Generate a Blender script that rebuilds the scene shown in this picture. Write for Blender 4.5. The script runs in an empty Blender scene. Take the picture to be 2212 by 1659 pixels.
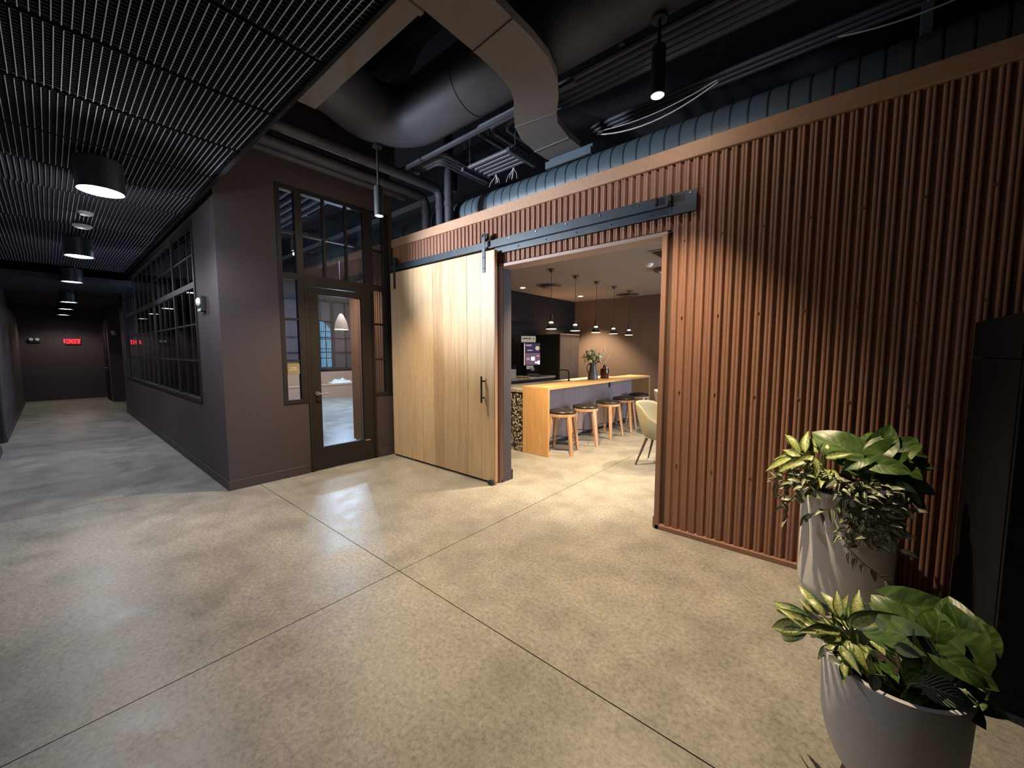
import bpy, math, random
from mathutils import Vector, Matrix
R = math.radians
PI = math.pi
random.seed(7)
S = bpy.context.scene
C = S.collection

# ------------------------------------------------------------------ camera, world, exposure
cam = bpy.data.cameras.new('camera')
cam.sensor_fit = 'HORIZONTAL'
cam.sensor_width = 36.0
cam.lens = 842.0 / 2212 * 36
cam.clip_start = 0.02
co = bpy.data.objects.new('camera', cam)
C.objects.link(co)
co.location = (0, 0, 1.5)
co.rotation_euler = (R(90 - 4.66), 0, R(40.2))
S.camera = co
w = bpy.data.worlds.new('world')
S.world = w
w.use_nodes = True
w.node_tree.nodes['Background'].inputs[0].default_value = (0.45, 0.60, 1.0, 1)
w.node_tree.nodes['Background'].inputs[1].default_value = 0.25
S.view_settings.view_transform = 'Standard'
S.view_settings.look = 'None'
S.view_settings.exposure = 0.0
S.view_settings.gamma = 1.0
S.view_settings.use_curve_mapping = False
S.cycles.max_bounces = 6
S.cycles.transparent_max_bounces = 16
S.cycles.sample_clamp_indirect = 4.0

WARM = (1.0, 0.76, 0.47)
NEUT = (0.88, 0.90, 1.0)
COOL = (0.45, 0.68, 1.0)


def light(name, kind, loc, power, col, target=None, size=0.1, angle=120, blend=0.6, sy=None, parent=None):
    l = bpy.data.lights.new(name, kind)
    l.energy = power
    l.color = col
    if kind == 'SPOT':
        l.spot_size = R(angle)
        l.spot_blend = blend
        l.shadow_soft_size = size
    elif kind == 'AREA':
        l.size = size
        if sy:
            l.shape = 'RECTANGLE'
            l.size_y = sy
    else:
        l.shadow_soft_size = size
    o = bpy.data.objects.new(name, l)
    C.objects.link(o)
    o.location = loc
    if target is not None:
        d = Vector(target) - Vector(loc)
        o.rotation_euler = d.to_track_quat('-Z', 'Y').to_euler()
    return o


# daylight through the building's windows, off to the right of the frame and behind the camera
light('daylight_kitchen', 'AREA', (2.38, 7.35, 1.7), 240, (0.62, 0.78, 1.0), (-3, 6.6, 0.6), 2.2, sy=2.0)

# ------------------------------------------------------------------ helpers


class MB:
    def __init__(s):
        s.v = []
        s.f = []
        s.m = []
        s.uv = {}

    def add(s, verts, faces, mi=0, uvs=None):
        b = len(s.v)
        s.v += [tuple(p) for p in verts]
        for f in faces:
            s.f.append(tuple(i + b for i in f))
            s.m.append(mi)
        if uvs:
            for i, u in enumerate(uvs):
                s.uv[b + i] = u
        return s

    def xf(s, mw):
        s.v = [tuple(mw @ Vector(p)) for p in s.v]
        return s

    def box(s, a, b, mi=0, bv=0.0):
        x0, y0, z0 = [min(a[i], b[i]) for i in range(3)]
        x1, y1, z1 = [max(a[i], b[i]) for i in range(3)]
        if bv <= 0:
            v = [(x0, y0, z0), (x1, y0, z0), (x1, y1, z0), (x0, y1, z0), (x0, y0, z1), (x1, y0, z1), (x1, y1, z1), (x0, y1, z1)]
            s.add(v, [(0, 3, 2, 1), (4, 5, 6, 7), (0, 1, 5, 4), (1, 2, 6, 5), (2, 3, 7, 6), (3, 0, 4, 7)], mi)
            return s
        # chamfered box
        e = min(bv, (x1 - x0) / 2.01, (y1 - y0) / 2.01, (z1 - z0) / 2.01)
        v = []
        for z, ins in ((z0, 1), (z0 + e, 0), (z1 - e, 0), (z1, 1)):
            i = e if ins else 0
            v += [(x0 + e, y0 + i, z), (x1 - e, y0 + i, z), (x1 - i, y0 + e, z), (x1 - i, y1 - e, z),
                  (x1 - e, y1 - i, z), (x0 + e, y1 - i, z), (x0 + i, y1 - e, z), (x0 + i, y0 + e, z)]
        f = [tuple(range(7, -1, -1)), tuple(range(24, 32))]
        for k in range(3):
            for j in range(8):
                f.append((k * 8 + j, k * 8 + (j + 1) % 8, k * 8 + 8 + (j + 1) % 8, k * 8 + 8 + j))
        s.add(v, f, mi)
        return s

    def obox(s, p0, p1, w, h, mi=0, up=(0, 0, 1)):
        p0, p1 = Vector(p0), Vector(p1)
        d = (p1 - p0).normalized()
        u = Vector(up)
        if abs(d.dot(u)) > 0.98:
            u = Vector((1, 0, 0))
        a = d.cross(u).normalized()
        b = a.cross(d).normalized()
        v = []
        for p in (p0, p1):
            for i, j in ((-1, -1), (1, -1), (1, 1), (-1, 1)):
                v.append(p + a * w / 2 * i + b * h / 2 * j)
        s.add(v, [(0, 1, 2, 3), (7, 6, 5, 4), (0, 4, 5, 1), (1, 5, 6, 2), (2, 6, 7, 3), (3, 7, 4, 0)], mi)
        return s

    def tube(s, pts, r, n=8, mi=0, cap=True):
        pts = [Vector(p) for p in pts]
        rr = r if isinstance(r, (list, tuple)) else [r] * len(pts)
        b = len(s.v)
        ref = None
        for k, p in enumerate(pts):
            if k == 0:
                d = pts[1] - p
            elif k == len(pts) - 1:
                d = p - pts[k - 1]
            else:
                d = (pts[k + 1] - p).normalized() + (p - pts[k - 1]).normalized()
            d.normalize()
            if ref is None:
                ref = Vector((0, 0, 1)) if abs(d.z) < 0.9 else Vector((1, 0, 0))
            a = d.cross(ref)
            if a.length < 1e-4:
                a = d.cross(Vector((0, 1, 0)))
            a.normalize()
            c = a.cross(d).normalized()
            ref = c
            for j in range(n):
                t = 2 * PI * j / n
                s.v.append(tuple(p + a * math.cos(t) * rr[k] + c * math.sin(t) * rr[k]))
        for k in range(len(pts) - 1):
            for j in range(n):
                s.f.append((b + k * n + j, b + k * n + n + j, b + k * n + n + (j + 1) % n, b + k * n + (j + 1) % n))
                s.m.append(mi)
        if cap:
            s.f.append(tuple(b + j for j in range(n)))
            s.m.append(mi)
            e = b + (len(pts) - 1) * n
            s.f.append(tuple(e + j for j in range(n - 1, -1, -1)))
            s.m.append(mi)
        return s

    def lathe(s, prof, n=32, c=(0, 0, 0), mi=0, caps=True):
        b = len(s.v)
        for r, z in prof:
            for j in range(n):
                t = 2 * PI * j / n
                s.v.append((c[0] + r * math.cos(t), c[1] + r * math.sin(t), c[2] + z))
        for k in range(len(prof) - 1):
            for j in range(n):
                s.f.append((b + k * n + j, b + k * n + (j + 1) % n, b + k * n + n + (j + 1) % n, b + k * n + n + j))
                s.m.append(mi)
        if caps and prof[0][0] > 1e-5:
            s.f.append(tuple(b + j for j in range(n - 1, -1, -1)))
            s.m.append(mi)
        e = b + (len(prof) - 1) * n
        if caps and prof[-1][0] > 1e-5:
            s.f.append(tuple(e + j for j in range(n)))
            s.m.append(mi)
        return s

    def mesh(s, name, mats, smooth=False):
        me = bpy.data.meshes.new(name)
        me.from_pydata(s.v, [], s.f)
        for m in (mats if isinstance(mats, (list, tuple)) else [mats]):
            me.materials.append(m)
        me.polygons.foreach_set('material_index', s.m)
        if s.uv:
            ul = me.uv_layers.new(name='UVMap')
            for l in me.loops:
                ul.data[l.index].uv = s.uv.get(l.vertex_index, (0, 0))
        if smooth:
            me.polygons.foreach_set('use_smooth', [True] * len(me.polygons))
            if smooth is not True:
                try:
                    me.set_sharp_from_angle(angle=R(smooth))
                except Exception:
                    pass
        me.update()
        return me

    def build(s, name, mats, parent=None, smooth=False):
        return link(name, s.mesh(name, mats, smooth), parent)


def link(name, data, parent=None, mw=None):
    o = bpy.data.objects.new(name, data)
    C.objects.link(o)
    if mw is not None:
        o.matrix_world = mw
    if parent is not None:
        o.parent = parent
        o.matrix_parent_inverse = parent.matrix_world.inverted() if parent.type != 'EMPTY' else Matrix.Translation(parent.location).inverted() if parent.rotation_euler[2] == 0 else Matrix()
    return o


def thing(name, label, cat, loc=(0, 0, 0), group=None, rz=0.0):
    o = bpy.data.objects.new(name, None)
    C.objects.link(o)
    o.empty_display_size = 0.1
    o.location = loc
    o.rotation_euler = (0, 0, rz)
    o['label'] = label
    o['category'] = cat
    if group:
        o['group'] = group
    return o


def tag(o, label, cat, group=None):
    o['label'] = label
    o['category'] = cat
    if group:
        o['group'] = group
    return o


def struct(o, label=None):
    o['kind'] = 'structure'
    if label:
        o['label'] = label
    return o


def bar(a, b, bv=0.0):
    return MB().box(a, b, 0, bv)


def copy_tree(o, parent=None):
    c = o.copy()
    C.objects.link(c)
    if parent is not None:
        c.parent = parent
    for ch in o.children:
        copy_tree(ch, c)
    return c


# ------------------------------------------------------------------ materials
def mat(name, col=(0.5, 0.5, 0.5), rough=0.6, metal=0.0, spec=0.5, emit=None, es=0.0):
    m = bpy.data.materials.new(name)
    m.use_nodes = True
    p = m.node_tree.nodes['Principled BSDF']
    p.inputs['Base Color'].default_value = (*col, 1)
    p.inputs['Roughness'].default_value = rough
    p.inputs['Metallic'].default_value = metal
    p.inputs['Specular IOR Level'].default_value = spec
    if emit:
        p.inputs['Emission Color'].default_value = (*emit, 1)
        p.inputs['Emission Strength'].default_value = es
    return m


class NT:
    def __init__(s, m):
        s.t = m.node_tree
        s.p = s.t.nodes['Principled BSDF']

    def n(s, typ, **kw):
        nd = s.t.nodes.new(typ)
        ins = kw.pop('ins', {})
        for k, v in kw.items():
            setattr(nd, k, v)
        for k, v in ins.items():
            if isinstance(v, bpy.types.NodeSocket):
                s.t.links.new(v, nd.inputs[k])
            else:
                nd.inputs[k].default_value = v
        return nd

    def pos(s, scale=(1, 1, 1), obj=False, rnd=0.0):
        if obj:
            src = s.n('ShaderNodeTexCoord').outputs['Object']
        else:
            src = s.n('ShaderNodeNewGeometry').outputs['Position']
        if rnd:
            oi = s.n('ShaderNodeObjectInfo').outputs['Random']
            ml = s.n('ShaderNodeMath', operation='MULTIPLY', ins={0: oi, 1: rnd}).outputs[0]
            cx = s.n('ShaderNodeCombineXYZ', ins={0: ml, 1: ml, 2: ml}).outputs[0]
            src = s.n('ShaderNodeVectorMath', operation='ADD', ins={0: src, 1: cx}).outputs[0]
        return s.n('ShaderNodeMapping', ins={'Vector': src, 'Scale': scale}).outputs[0]

    def noise(s, vec, scale=5, detail=4, rough=0.55):
        return s.n('ShaderNodeTexNoise', ins={'Vector': vec, 'Scale': scale, 'Detail': detail, 'Roughness': rough}).outputs['Fac']

    def ramp(s, fac, stops):
        r = s.n('ShaderNodeValToRGB', ins={'Fac': fac})
        el = r.color_ramp.elements
        while len(el) < len(stops):
            el.new(0.5)
        for e, (p, c) in zip(el, stops):
            e.position = p
            e.color = (*c, 1) if len(c) == 3 else c
        return r.outputs['Color']

    def mix(s, fac, a, b, blend='MIX'):
        nd = s.n('ShaderNodeMix', data_type='RGBA', blend_type=blend)
        for i, v in ((0, fac), (6, a), (7, b)):
            if isinstance(v, bpy.types.NodeSocket):
                s.t.links.new(v, nd.inputs[i])
            else:
                nd.inputs[i].default_value = (*v, 1) if isinstance(v, tuple) and len(v) == 3 else v
        return nd.outputs[2]

    def set(s, k, v):
        s.t.links.new(v, s.p.inputs[k])

    def bump(s, h, strength=0.2, dist=0.01):
        b = s.n('ShaderNodeBump', ins={'Height': h, 'Strength': strength, 'Distance': dist})
        s.t.links.new(b.outputs[0], s.p.inputs['Normal'])


def grey(v):
    return (v, v, v)


def noisy(name, c1, c2, scale=6, rough=0.6, metal=0.0, bump=0.1, stretch=(1, 1, 1), obj=False, rnd=0.0, detail=5, spec=0.5, bdist=0.004):
    m = mat(name, c1, rough, metal, spec)
    t = NT(m)
    f = t.noise(t.pos(stretch, obj, rnd), scale, detail)
    t.set('Base Color', t.ramp(f, [(0.3, c1), (0.7, c2)]))
    if bump:
        t.bump(f, bump, bdist)
    return m


def concrete():
    m = mat('polished_concrete', rough=0.45, spec=0.4)
    t = NT(m)
    v = t.pos()
    big = t.noise(v, 0.55, 5, 0.6)
    mid = t.noise(v, 3.2, 7, 0.68)
    fine = t.noise(v, 42, 7, 0.8)
    a = t.ramp(big, [(0.32, (0.225, 0.222, 0.208)), (0.5, (0.285, 0.274, 0.247)), (0.68, (0.335, 0.32, 0.283))])
    b = t.ramp(mid, [(0.35, grey(0.78)), (0.55, grey(1.0)), (0.72, grey(1.14))])
    c = t.ramp(fine, [(0.36, grey(0.62)), (0.5, grey(0.98)), (0.64, grey(1.25))])
    pits = t.ramp(t.noise(v, 1.9, 3, 0.5), [(0.17, grey(0.70)), (0.31, grey(1.0))])
    col = t.mix(1.0, t.mix(1.0, t.mix(1.0, a, b, 'MULTIPLY'), c, 'MULTIPLY'), pits, 'MULTIPLY')
    t.set('Base Color', col)
    rg = t.ramp(mid, [(0.35, grey(0.29)), (0.7, grey(0.52))])
    t.set('Roughness', rg)
    t.bump(fine, 0.12, 0.004)
    return m


def wood(name, c1, c2, c3, axis=2, rough=0.5, rnd=9.0, tone=0.25, k=1.0):
    m = mat(name, c1, rough)
    t = NT(m)
    sc = [9 * k, 9 * k, 9 * k]
    sc[axis] = 0.55 * k
    v = t.pos(tuple(sc), False, rnd)
    g = t.noise(v, 2.2, 6, 0.65)
    sc2 = [90 * k, 90 * k, 90 * k]
    sc2[axis] = 2.2 * k
    f = t.noise(t.pos(tuple(sc2), False, rnd), 2.0, 4, 0.6)
    base = t.ramp(g, [(0.25, c1), (0.5, c2), (0.75, c3)])
    fm = t.ramp(f, [(0.3, grey(0.78)), (0.6, grey(1.06))])
    col = t.mix(1.0, base, fm, 'MULTIPLY')
    if tone:
        oi = t.n('ShaderNodeObjectInfo').outputs['Random']
        tn = t.ramp(oi, [(0.0, (1 - tone, 1 - tone * 1.15, 1 - tone * 1.3)), (0.5, (1, 1, 1)), (1.0, (1 + tone * 0.45, 1 + tone * 0.35, 1 + tone * 0.15))])
        col = t.mix(1.0, col, tn, 'MULTIPLY')
    t.set('Base Color', col)
    t.bump(f, 0.12, 0.002)
    return m


def glass(name, tint=(0.75, 0.8, 0.85), ior=1.5, boost=1.0):
    m = bpy.data.materials.new(name)
    m.use_nodes = True
    t = m.node_tree
    t.nodes.clear()
    o = t.nodes.new('ShaderNodeOutputMaterial')
    mx = t.nodes.new('ShaderNodeMixShader')
    tr = t.nodes.new('ShaderNodeBsdfTransparent')
    gl = t.nodes.new('ShaderNodeBsdfGlossy')
    fr = t.nodes.new('ShaderNodeFresnel')
    fr.inputs['IOR'].default_value = ior
    tr.inputs[0].default_value = (*tint, 1)
    gl.inputs['Roughness'].default_value = 0.0
    gl.inputs[0].default_value = (boost, boost, boost, 1)
    t.links.new(fr.outputs[0], mx.inputs[0])
    t.links.new(tr.outputs[0], mx.inputs[1])
    t.links.new(gl.outputs[0], mx.inputs[2])
    t.links.new(mx.outputs[0], o.inputs[0])
    return m


def terrazzo():
    m = mat('terrazzo', rough=0.35)
    t = NT(m)
    vo = t.n('ShaderNodeTexVoronoi', ins={'Vector': t.pos(), 'Scale': 42.0})
    vo.feature = 'F1'
    v2 = t.n('ShaderNodeSeparateColor', ins={0: vo.outputs['Color']}).outputs[0]
    col = t.ramp(v2, [(0.0, (0.02, 0.018, 0.016)), (0.52, (0.03, 0.026, 0.022)), (0.56, (0.30, 0.26, 0.20)), (0.8, (0.62, 0.56, 0.45)), (0.9, (0.14, 0.11, 0.09))])
    col.node.color_ramp.interpolation = 'CONSTANT'
    t.set('Base Color', col)
    return m


def rust_metal():
    m = mat('painted_corrugated_metal', rough=0.55, spec=0.35)
    t = NT(m)
    v = t.pos()
    fine = t.noise(v, 260, 3, 0.7)
    st = t.noise(t.pos((14, 14, 0.5)), 2.0, 4, 0.6)
    a = t.ramp(st, [(0.3, (0.23, 0.120, 0.084)), (0.55, (0.29, 0.152, 0.107)), (0.75, (0.335, 0.182, 0.132))])
    b = t.ramp(fine, [(0.35, grey(0.78)), (0.65, grey(1.18))])
    t.set('Base Color', t.mix(1.0, a, b, 'MULTIPLY'))
    t.bump(fine, 0.08, 0.001)
    return m


def leaf_mat(name, dark, pale, kind):
    m = mat(name, dark, 0.38, spec=0.45)
    t = NT(m)
    uv = t.n('ShaderNodeUVMap').outputs[0]
    oi = t.n('ShaderNodeObjectInfo').outputs['Random']
    sep = t.n('ShaderNodeSeparateXYZ', ins={0: uv})
    u, v = sep.outputs[0], sep.outputs[1]
    ua = t.n('ShaderNodeMath', operation='ABSOLUTE', ins={0: t.n('ShaderNodeMath', operation='SUBTRACT', ins={0: u, 1: 0.5}).outputs[0]}).outputs[0]
    shift = t.n('ShaderNodeVectorMath', operation='ADD', ins={0: uv, 1: t.n('ShaderNodeCombineXYZ', ins={0: t.n('ShaderNodeMath', operation='MULTIPLY', ins={0: oi, 1: 37.0}).outputs[0], 1: oi, 2: oi}).outputs[0]}).outputs[0]
    if kind == 'mottle':       # pale leaf with green mottling along the side veins
        mp = t.n('ShaderNodeMapping', ins={'Vector': shift, 'Scale': (5, 11, 1)}).outputs[0]
        f = t.noise(mp, 1.6, 4, 0.7)
        edge = t.ramp(ua, [(0.30, grey(0.0)), (0.5, grey(0.42))])
        f2 = t.n('ShaderNodeMath', operation='SUBTRACT', ins={0: f, 1: t.n('ShaderNodeMath', operation='MULTIPLY', ins={0: edge, 1: 1.0}).outputs[0]}).outputs[0]
        col = t.ramp(f2, [(0.33, dark), (0.46, tuple((a + b) / 2 for a, b in zip(dark, pale))), (0.56, pale)])
    elif kind == 'streak':     # green heart leaf with paler streaks fanning from the midrib
        d = t.n('ShaderNodeMath', operation='SUBTRACT', ins={0: v, 1: t.n('ShaderNodeMath', operation='MULTIPLY', ins={0: ua, 1: 0.9}).outputs[0]}).outputs[0]
        cv = t.n('ShaderNodeCombineXYZ', ins={0: t.n('ShaderNodeMath', operation='MULTIPLY', ins={0: u, 1: 0.9}).outputs[0], 1: t.n('ShaderNodeMath', operation='MULTIPLY', ins={0: d, 1: 3.6}).outputs[0], 2: t.n('ShaderNodeMath', operation='MULTIPLY', ins={0: oi, 1: 50.0}).outputs[0]}).outputs[0]
        f = t.noise(cv, 1.7, 3, 0.6)
        col = t.ramp(f, [(0.40, dark), (0.56, tuple(a * 0.6 + b * 0.4 for a, b in zip(dark, pale))), (0.68, pale)])
        wv = t.n('ShaderNodeMath', operation='SINE', ins={0: t.n('ShaderNodeMath', operation='MULTIPLY', ins={0: d, 1: 40.0}).outputs[0]}).outputs[0]
        t.bump(wv, 0.05, 0.003)
    else:                      # lengthwise or herringbone stripes
        if kind == 'stripe':
            x = t.n('ShaderNodeMath', operation='MULTIPLY', ins={0: ua, 1: 26.0}).outputs[0]
        else:
            d = t.n('ShaderNodeMath', operation='SUBTRACT', ins={0: v, 1: t.n('ShaderNodeMath', operation='MULTIPLY', ins={0: ua, 1: 0.8}).outputs[0]}).outputs[0]
            x = t.n('ShaderNodeMath', operation='MULTIPLY', ins={0: d, 1: 62.0}).outputs[0]
        sn = t.n('ShaderNodeMath', operation='SINE', ins={0: x}).outputs[0]
        col = t.ramp(sn, [(0.42, dark), (0.60, pale)])
    mid = t.ramp(ua, [(0.012, grey(1.0)), (0.03, grey(0.0))])
    col = t.mix(mid, col, tuple(min(1, p * 0.8) for p in pale))
    t.set('Base Color', col)
    t.p.inputs['Subsurface Weight'].default_value = 0.0
    return m


M = {}
M['concrete'] = concrete()
M['joint'] = mat('joint_dark', (0.03, 0.027, 0.024), 0.9)
M['wall'] = noisy('aubergine_wall_paint', (0.060, 0.047, 0.051), (0.068, 0.054, 0.058), 40, 0.62, bump=0.03, spec=0.35)
M['wallin'] = noisy('brown_kitchen_paint', (0.082, 0.052, 0.040), (0.092, 0.060, 0.046), 40, 0.7, bump=0.03)
M['black'] = noisy('black_paint', (0.007, 0.007, 0.009), (0.011, 0.011, 0.013), 12, 0.8, bump=0.0, spec=0.15)
M['deck'] = noisy('black_ceiling_paint', (0.024, 0.026, 0.036), (0.036, 0.038, 0.048), 3, 0.85, bump=0.0)
M['pipe'] = noisy('charcoal_pipe_paint', (0.031, 0.036, 0.052), (0.042, 0.048, 0.066), 5, 0.6, bump=0.0)
M['transom'] = noisy('grey_painted_steel', (0.10, 0.115, 0.14), (0.13, 0.145, 0.17), 4, 0.6, bump=0.0)
M['duct'] = noisy('umber_duct_paint', (0.105, 0.094, 0.096), (0.12, 0.107, 0.108), 3, 0.75, bump=0.0)
M['bluesteel'] = noisy('blue_black_steel', (0.055, 0.082, 0.112), (0.072, 0.105, 0.14), 7, 0.48, 0.1, bump=0.03)
M['rail'] = noisy('black_rail_steel', (0.026, 0.040, 0.056), (0.038, 0.056, 0.076), 9, 0.45, 0.2, bump=0.03)
M['iron'] = mat('matt_black_iron', (0.018, 0.019, 0.022), 0.5)
M['rust'] = rust_metal()
M['trimrust'] = noisy('brown_trim_metal', (0.33, 0.235, 0.215), (0.37, 0.265, 0.245), 120, 0.6, bump=0.03)
M['rustplain'] = noisy('brown_edge_metal', (0.22, 0.118, 0.083), (0.26, 0.14, 0.10), 120, 0.6, bump=0.03)
M['cap'] = noisy('tan_cap_board', (0.34, 0.205, 0.135), (0.40, 0.245, 0.165), 30, 0.7, bump=0.03)
M['oak'] = wood('pale_oak_planks', (0.44, 0.315, 0.185), (0.53, 0.385, 0.235), (0.60, 0.45, 0.285), 2, 0.5, 11.0, 0.22)
M['oakedge'] = wood('oak_edge', (0.40, 0.20, 0.10), (0.46, 0.24, 0.12), (0.5, 0.28, 0.15), 2, 0.5, 3.0, 0.0)
M['baroak'] = wood('golden_oak', (0.56, 0.31, 0.125), (0.64, 0.37, 0.155), (0.70, 0.43, 0.19), 1, 0.45, 3.0, 0.0)
M['barend'] = wood('golden_oak_end', (0.54, 0.30, 0.12), (0.63, 0.36, 0.15), (0.70, 0.42, 0.18), 2, 0.45, 3.0, 0.0)
M['stool'] = wood('light_oak', (0.44, 0.25, 0.14), (0.50, 0.295, 0.165), (0.55, 0.34, 0.20), 2, 0.5, 5.0, 0.0)
M['leather'] = noisy('black_leather', (0.018, 0.017, 0.016), (0.028, 0.026, 0.024), 120, 0.33, bump=0.05, bdist=0.001)
M['olive'] = noisy('olive_fabric', (0.30, 0.275, 0.185), (0.36, 0.33, 0.225), 300, 0.9, bump=0.08, bdist=0.001)
M['cream'] = noisy('cream_fabric', (0.62, 0.58, 0.52), (0.68, 0.64, 0.58), 200, 0.9, bump=0.08, bdist=0.001)
M['darkwood'] = wood('dark_walnut', (0.06, 0.033, 0.024), (0.085, 0.046, 0.032), (0.11, 0.06, 0.042), 2, 0.5, 4.0, 0.0)
M['terrazzo'] = terrazzo()
M['terrazzolit'] = noisy('lit_top_terrazzo', (0.10, 0.085, 0.07), (0.62, 0.56, 0.47), 55, 0.4, bump=0.0, detail=2)  # terrazzo lightened: light falling on the worktops put into the colour
M['glass'] = glass('window_glass', (0.86, 0.89, 0.92), 1.45)
M['frame'] = noisy('dark_bronze_frame', (0.015, 0.012, 0.0125), (0.020, 0.0165, 0.017), 20, 0.5, bump=0.0, spec=0.35)
M['pot'] = noisy('grey_white_planter', (0.58, 0.57, 0.60), (0.65, 0.64, 0.67), 60, 0.75, bump=0.04, bdist=0.002)
M['soil'] = noisy('potting_soil', (0.016, 0.011, 0.008), (0.04, 0.028, 0.02), 60, 0.95, bump=0.6)
M['white'] = mat('white_plastic', (0.8, 0.8, 0.8), 0.45)
M['ceilk'] = noisy('kitchen_ceiling_paint', (0.235, 0.195, 0.18), (0.255, 0.215, 0.20), 8, 0.85, bump=0.02)
M['blade'] = mat('blade_edge_aluminium', (0.40, 0.46, 0.60), 0.6, 0.0)
M['bladeside'] = mat('blade_side_black', (0.04, 0.042, 0.052), 0.8)
M['steel'] = mat('brushed_steel', (0.5, 0.5, 0.5), 0.3, 1.0)
M['bulb'] = mat('lamp_diffuser', (1, 1, 1), 0.5, emit=(1.0, 0.95, 0.88), es=9.0)
M['warmbulb'] = mat('warm_lamp_face', (1, 1, 1), 0.5, emit=(1.0, 0.86, 0.62), es=14.0)
M['rimglow'] = mat('lit_shade_rim', (1, 0.9, 0.7), 0.5, emit=(1.0, 0.84, 0.58), es=1.6)
M['red'] = mat('red_led', (0.8, 0.02, 0.02), 0.5, emit=(1.0, 0.03, 0.05), es=2.6)
M['redglow'] = mat('red_backlight', (0.3, 0.01, 0.01), 0.5, emit=(1.0, 0.02, 0.03), es=0.35)
M['sky'] = mat('daylight_pane', (0.2, 0.4, 0.6), 0.5, emit=(0.26, 0.58, 0.88), es=1.5)
M['cable'] = mat('pale_cable', (0.42, 0.42, 0.45), 0.6)
M['screw'] = mat('screw_head', (0.24, 0.12, 0.07), 0.4, 0.3)
M['brownfloorcab'] = mat('dark_cabinet', (0.022, 0.018, 0.016), 0.45)
M['pantry'] = noisy('taupe_laminate', (0.095, 0.070, 0.055), (0.11, 0.082, 0.064), 30, 0.5, bump=0.0)
M['barfront'] = wood('mauve_stained_panel', (0.28, 0.215, 0.21), (0.33, 0.255, 0.25), (0.37, 0.29, 0.285), 2, 0.38, 2.0, 0.0)

# ------------------------------------------------------------------ floor: sawn slabs with recessed joints
fl = struct(bar((-24, -7, -0.12), (9, 12, -0.02)).build('floor', M['joint']))
xs = [-24, -19.0, -15.65, -12.3, -8.95, -5.62, -2.253, 1.1, 4.45, 9]
ys = [-7, -1.9, 1.461, 12]
for i in range(len(xs) - 1):
    for j in range(len(ys) - 1):
        g = 0.0026
        sb = bar((xs[i] + g, ys[j] + g, -0.02), (xs[i + 1] - g, ys[j + 1] - g, 0.0))
        sb.m = [1, 0, 1, 1, 1, 1]
        sb.build('slab', [M['concrete'], M['joint']], fl)

# ------------------------------------------------------------------ shell walls and black upper ceiling
ceil = struct(bar((-24, -7, 4.75), (9, 12, 5.0)).build('ceiling', M['deck']))
struct(bar((9, -7, 0), (9.2, 12, 4.75)).build('wall_right_end', M['black']))
struct(bar((-24, -7.2, 0), (9, -7, 4.75)).build('wall_rear', M['black']))
struct(bar((-24, 12, 0), (9, 12.2, 4.75)).build('wall_back', M['black']))
struct(bar((-24.2, -7, 0), (-24, 12, 4.75)).build('wall_far_left', M['black']))

# corridor: right-hand wall (y=1.175) with the long window, pier and end wall
YC = 1.175
WL = MB()
WL.box((-5.0, YC, 0), (-5.95, YC + 0.16, 4.75))
WL.box((-5.95, YC, 0), (-12.85, YC + 0.16, 0.90))
WL.box((-5.95, YC, 3.07), (-12.85, YC + 0.16, 4.75))
WL.box((-12.85, YC, 0), (-13.7, YC + 0.16, 4.75))
WL.box((-5.0, YC + 0.16, 0), (-5.16, 1.755, 4.75))
WL.box((-5.0, 1.755, 0), (-5.16, 2.03, 0.905))
WL.box((-5.0, 2.93, 0), (-5.16, 3.262, 0.905))
WL.box((-5.0, 1.755, 3.42), (-5.16, 3.262, 4.75))
WL.box((-5.0, 3.20, 0.905), (-5.16, 3.262, 3.42))
struct(WL.build('wall_left', M['wall']))
struct(bar((-13.5, YC + 0.16, 0), (-13.7, 8.0, 4.75)).build('wall_recess', M['wall']))
struct(bar((-16.8, 1.16, 0), (-17.0, 3.2, 2.9)).build('wall_pier', M['wall']))
struct(bar((-17.0, 1.16, 0), (-18.8, 1.3, 2.9)).build('wall_side_end', M['wall']))
struct(bar((-13.7, 3.0, 0), (-16.8, 3.2, 2.9)).build('wall_recess_back', M['wall']))
struct(bar((-18.8, -0.75, 0), (-19.0, 1.3, 2.9)).build('wall_end', M['wall']))
struct(bar((-11.45, -0.55, 2.86), (-18.8, 3.0, 2.98)).build('ceiling_corridor', M['deck']))
WC = MB()
WC.box((-18.8, -0.55, 0), (-10.55, -0.72, 3.2))
WC.box((-9.45, -0.55, 0), (-6.2, -0.72, 3.2))
WC.box((-10.55, -0.55, 2.32), (-9.45, -0.72, 3.2))
struct(WC.build('wall_corridor', M['wall']))
struct(bar((-6.2, -0.72, 0), (-6.35, -7, 3.2)).build('wall_lobby', M['wall']))
# baseboards
BB = [('baseboard_left', (-5.0, YC - 0.012, 0), (-13.7, YC, 0.105)), ('baseboard_corner', (-4.988, YC - 0.012, 0), (-5.0, 2.0, 0.105)),
      ('baseboard_door', (-4.988, 2.965, 0), (-5.0, 3.25, 0.105)), ('baseboard_corridor', (-9.45, -0.55, 0), (-6.2, -0.538, 0.1)),
      ('baseboard_far', (-18.8, -0.55, 0), (-10.55, -0.538, 0.1))]
for n, a, b in BB:
    struct(bar(a, b, 0.003).build(n, M['wall']))

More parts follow.
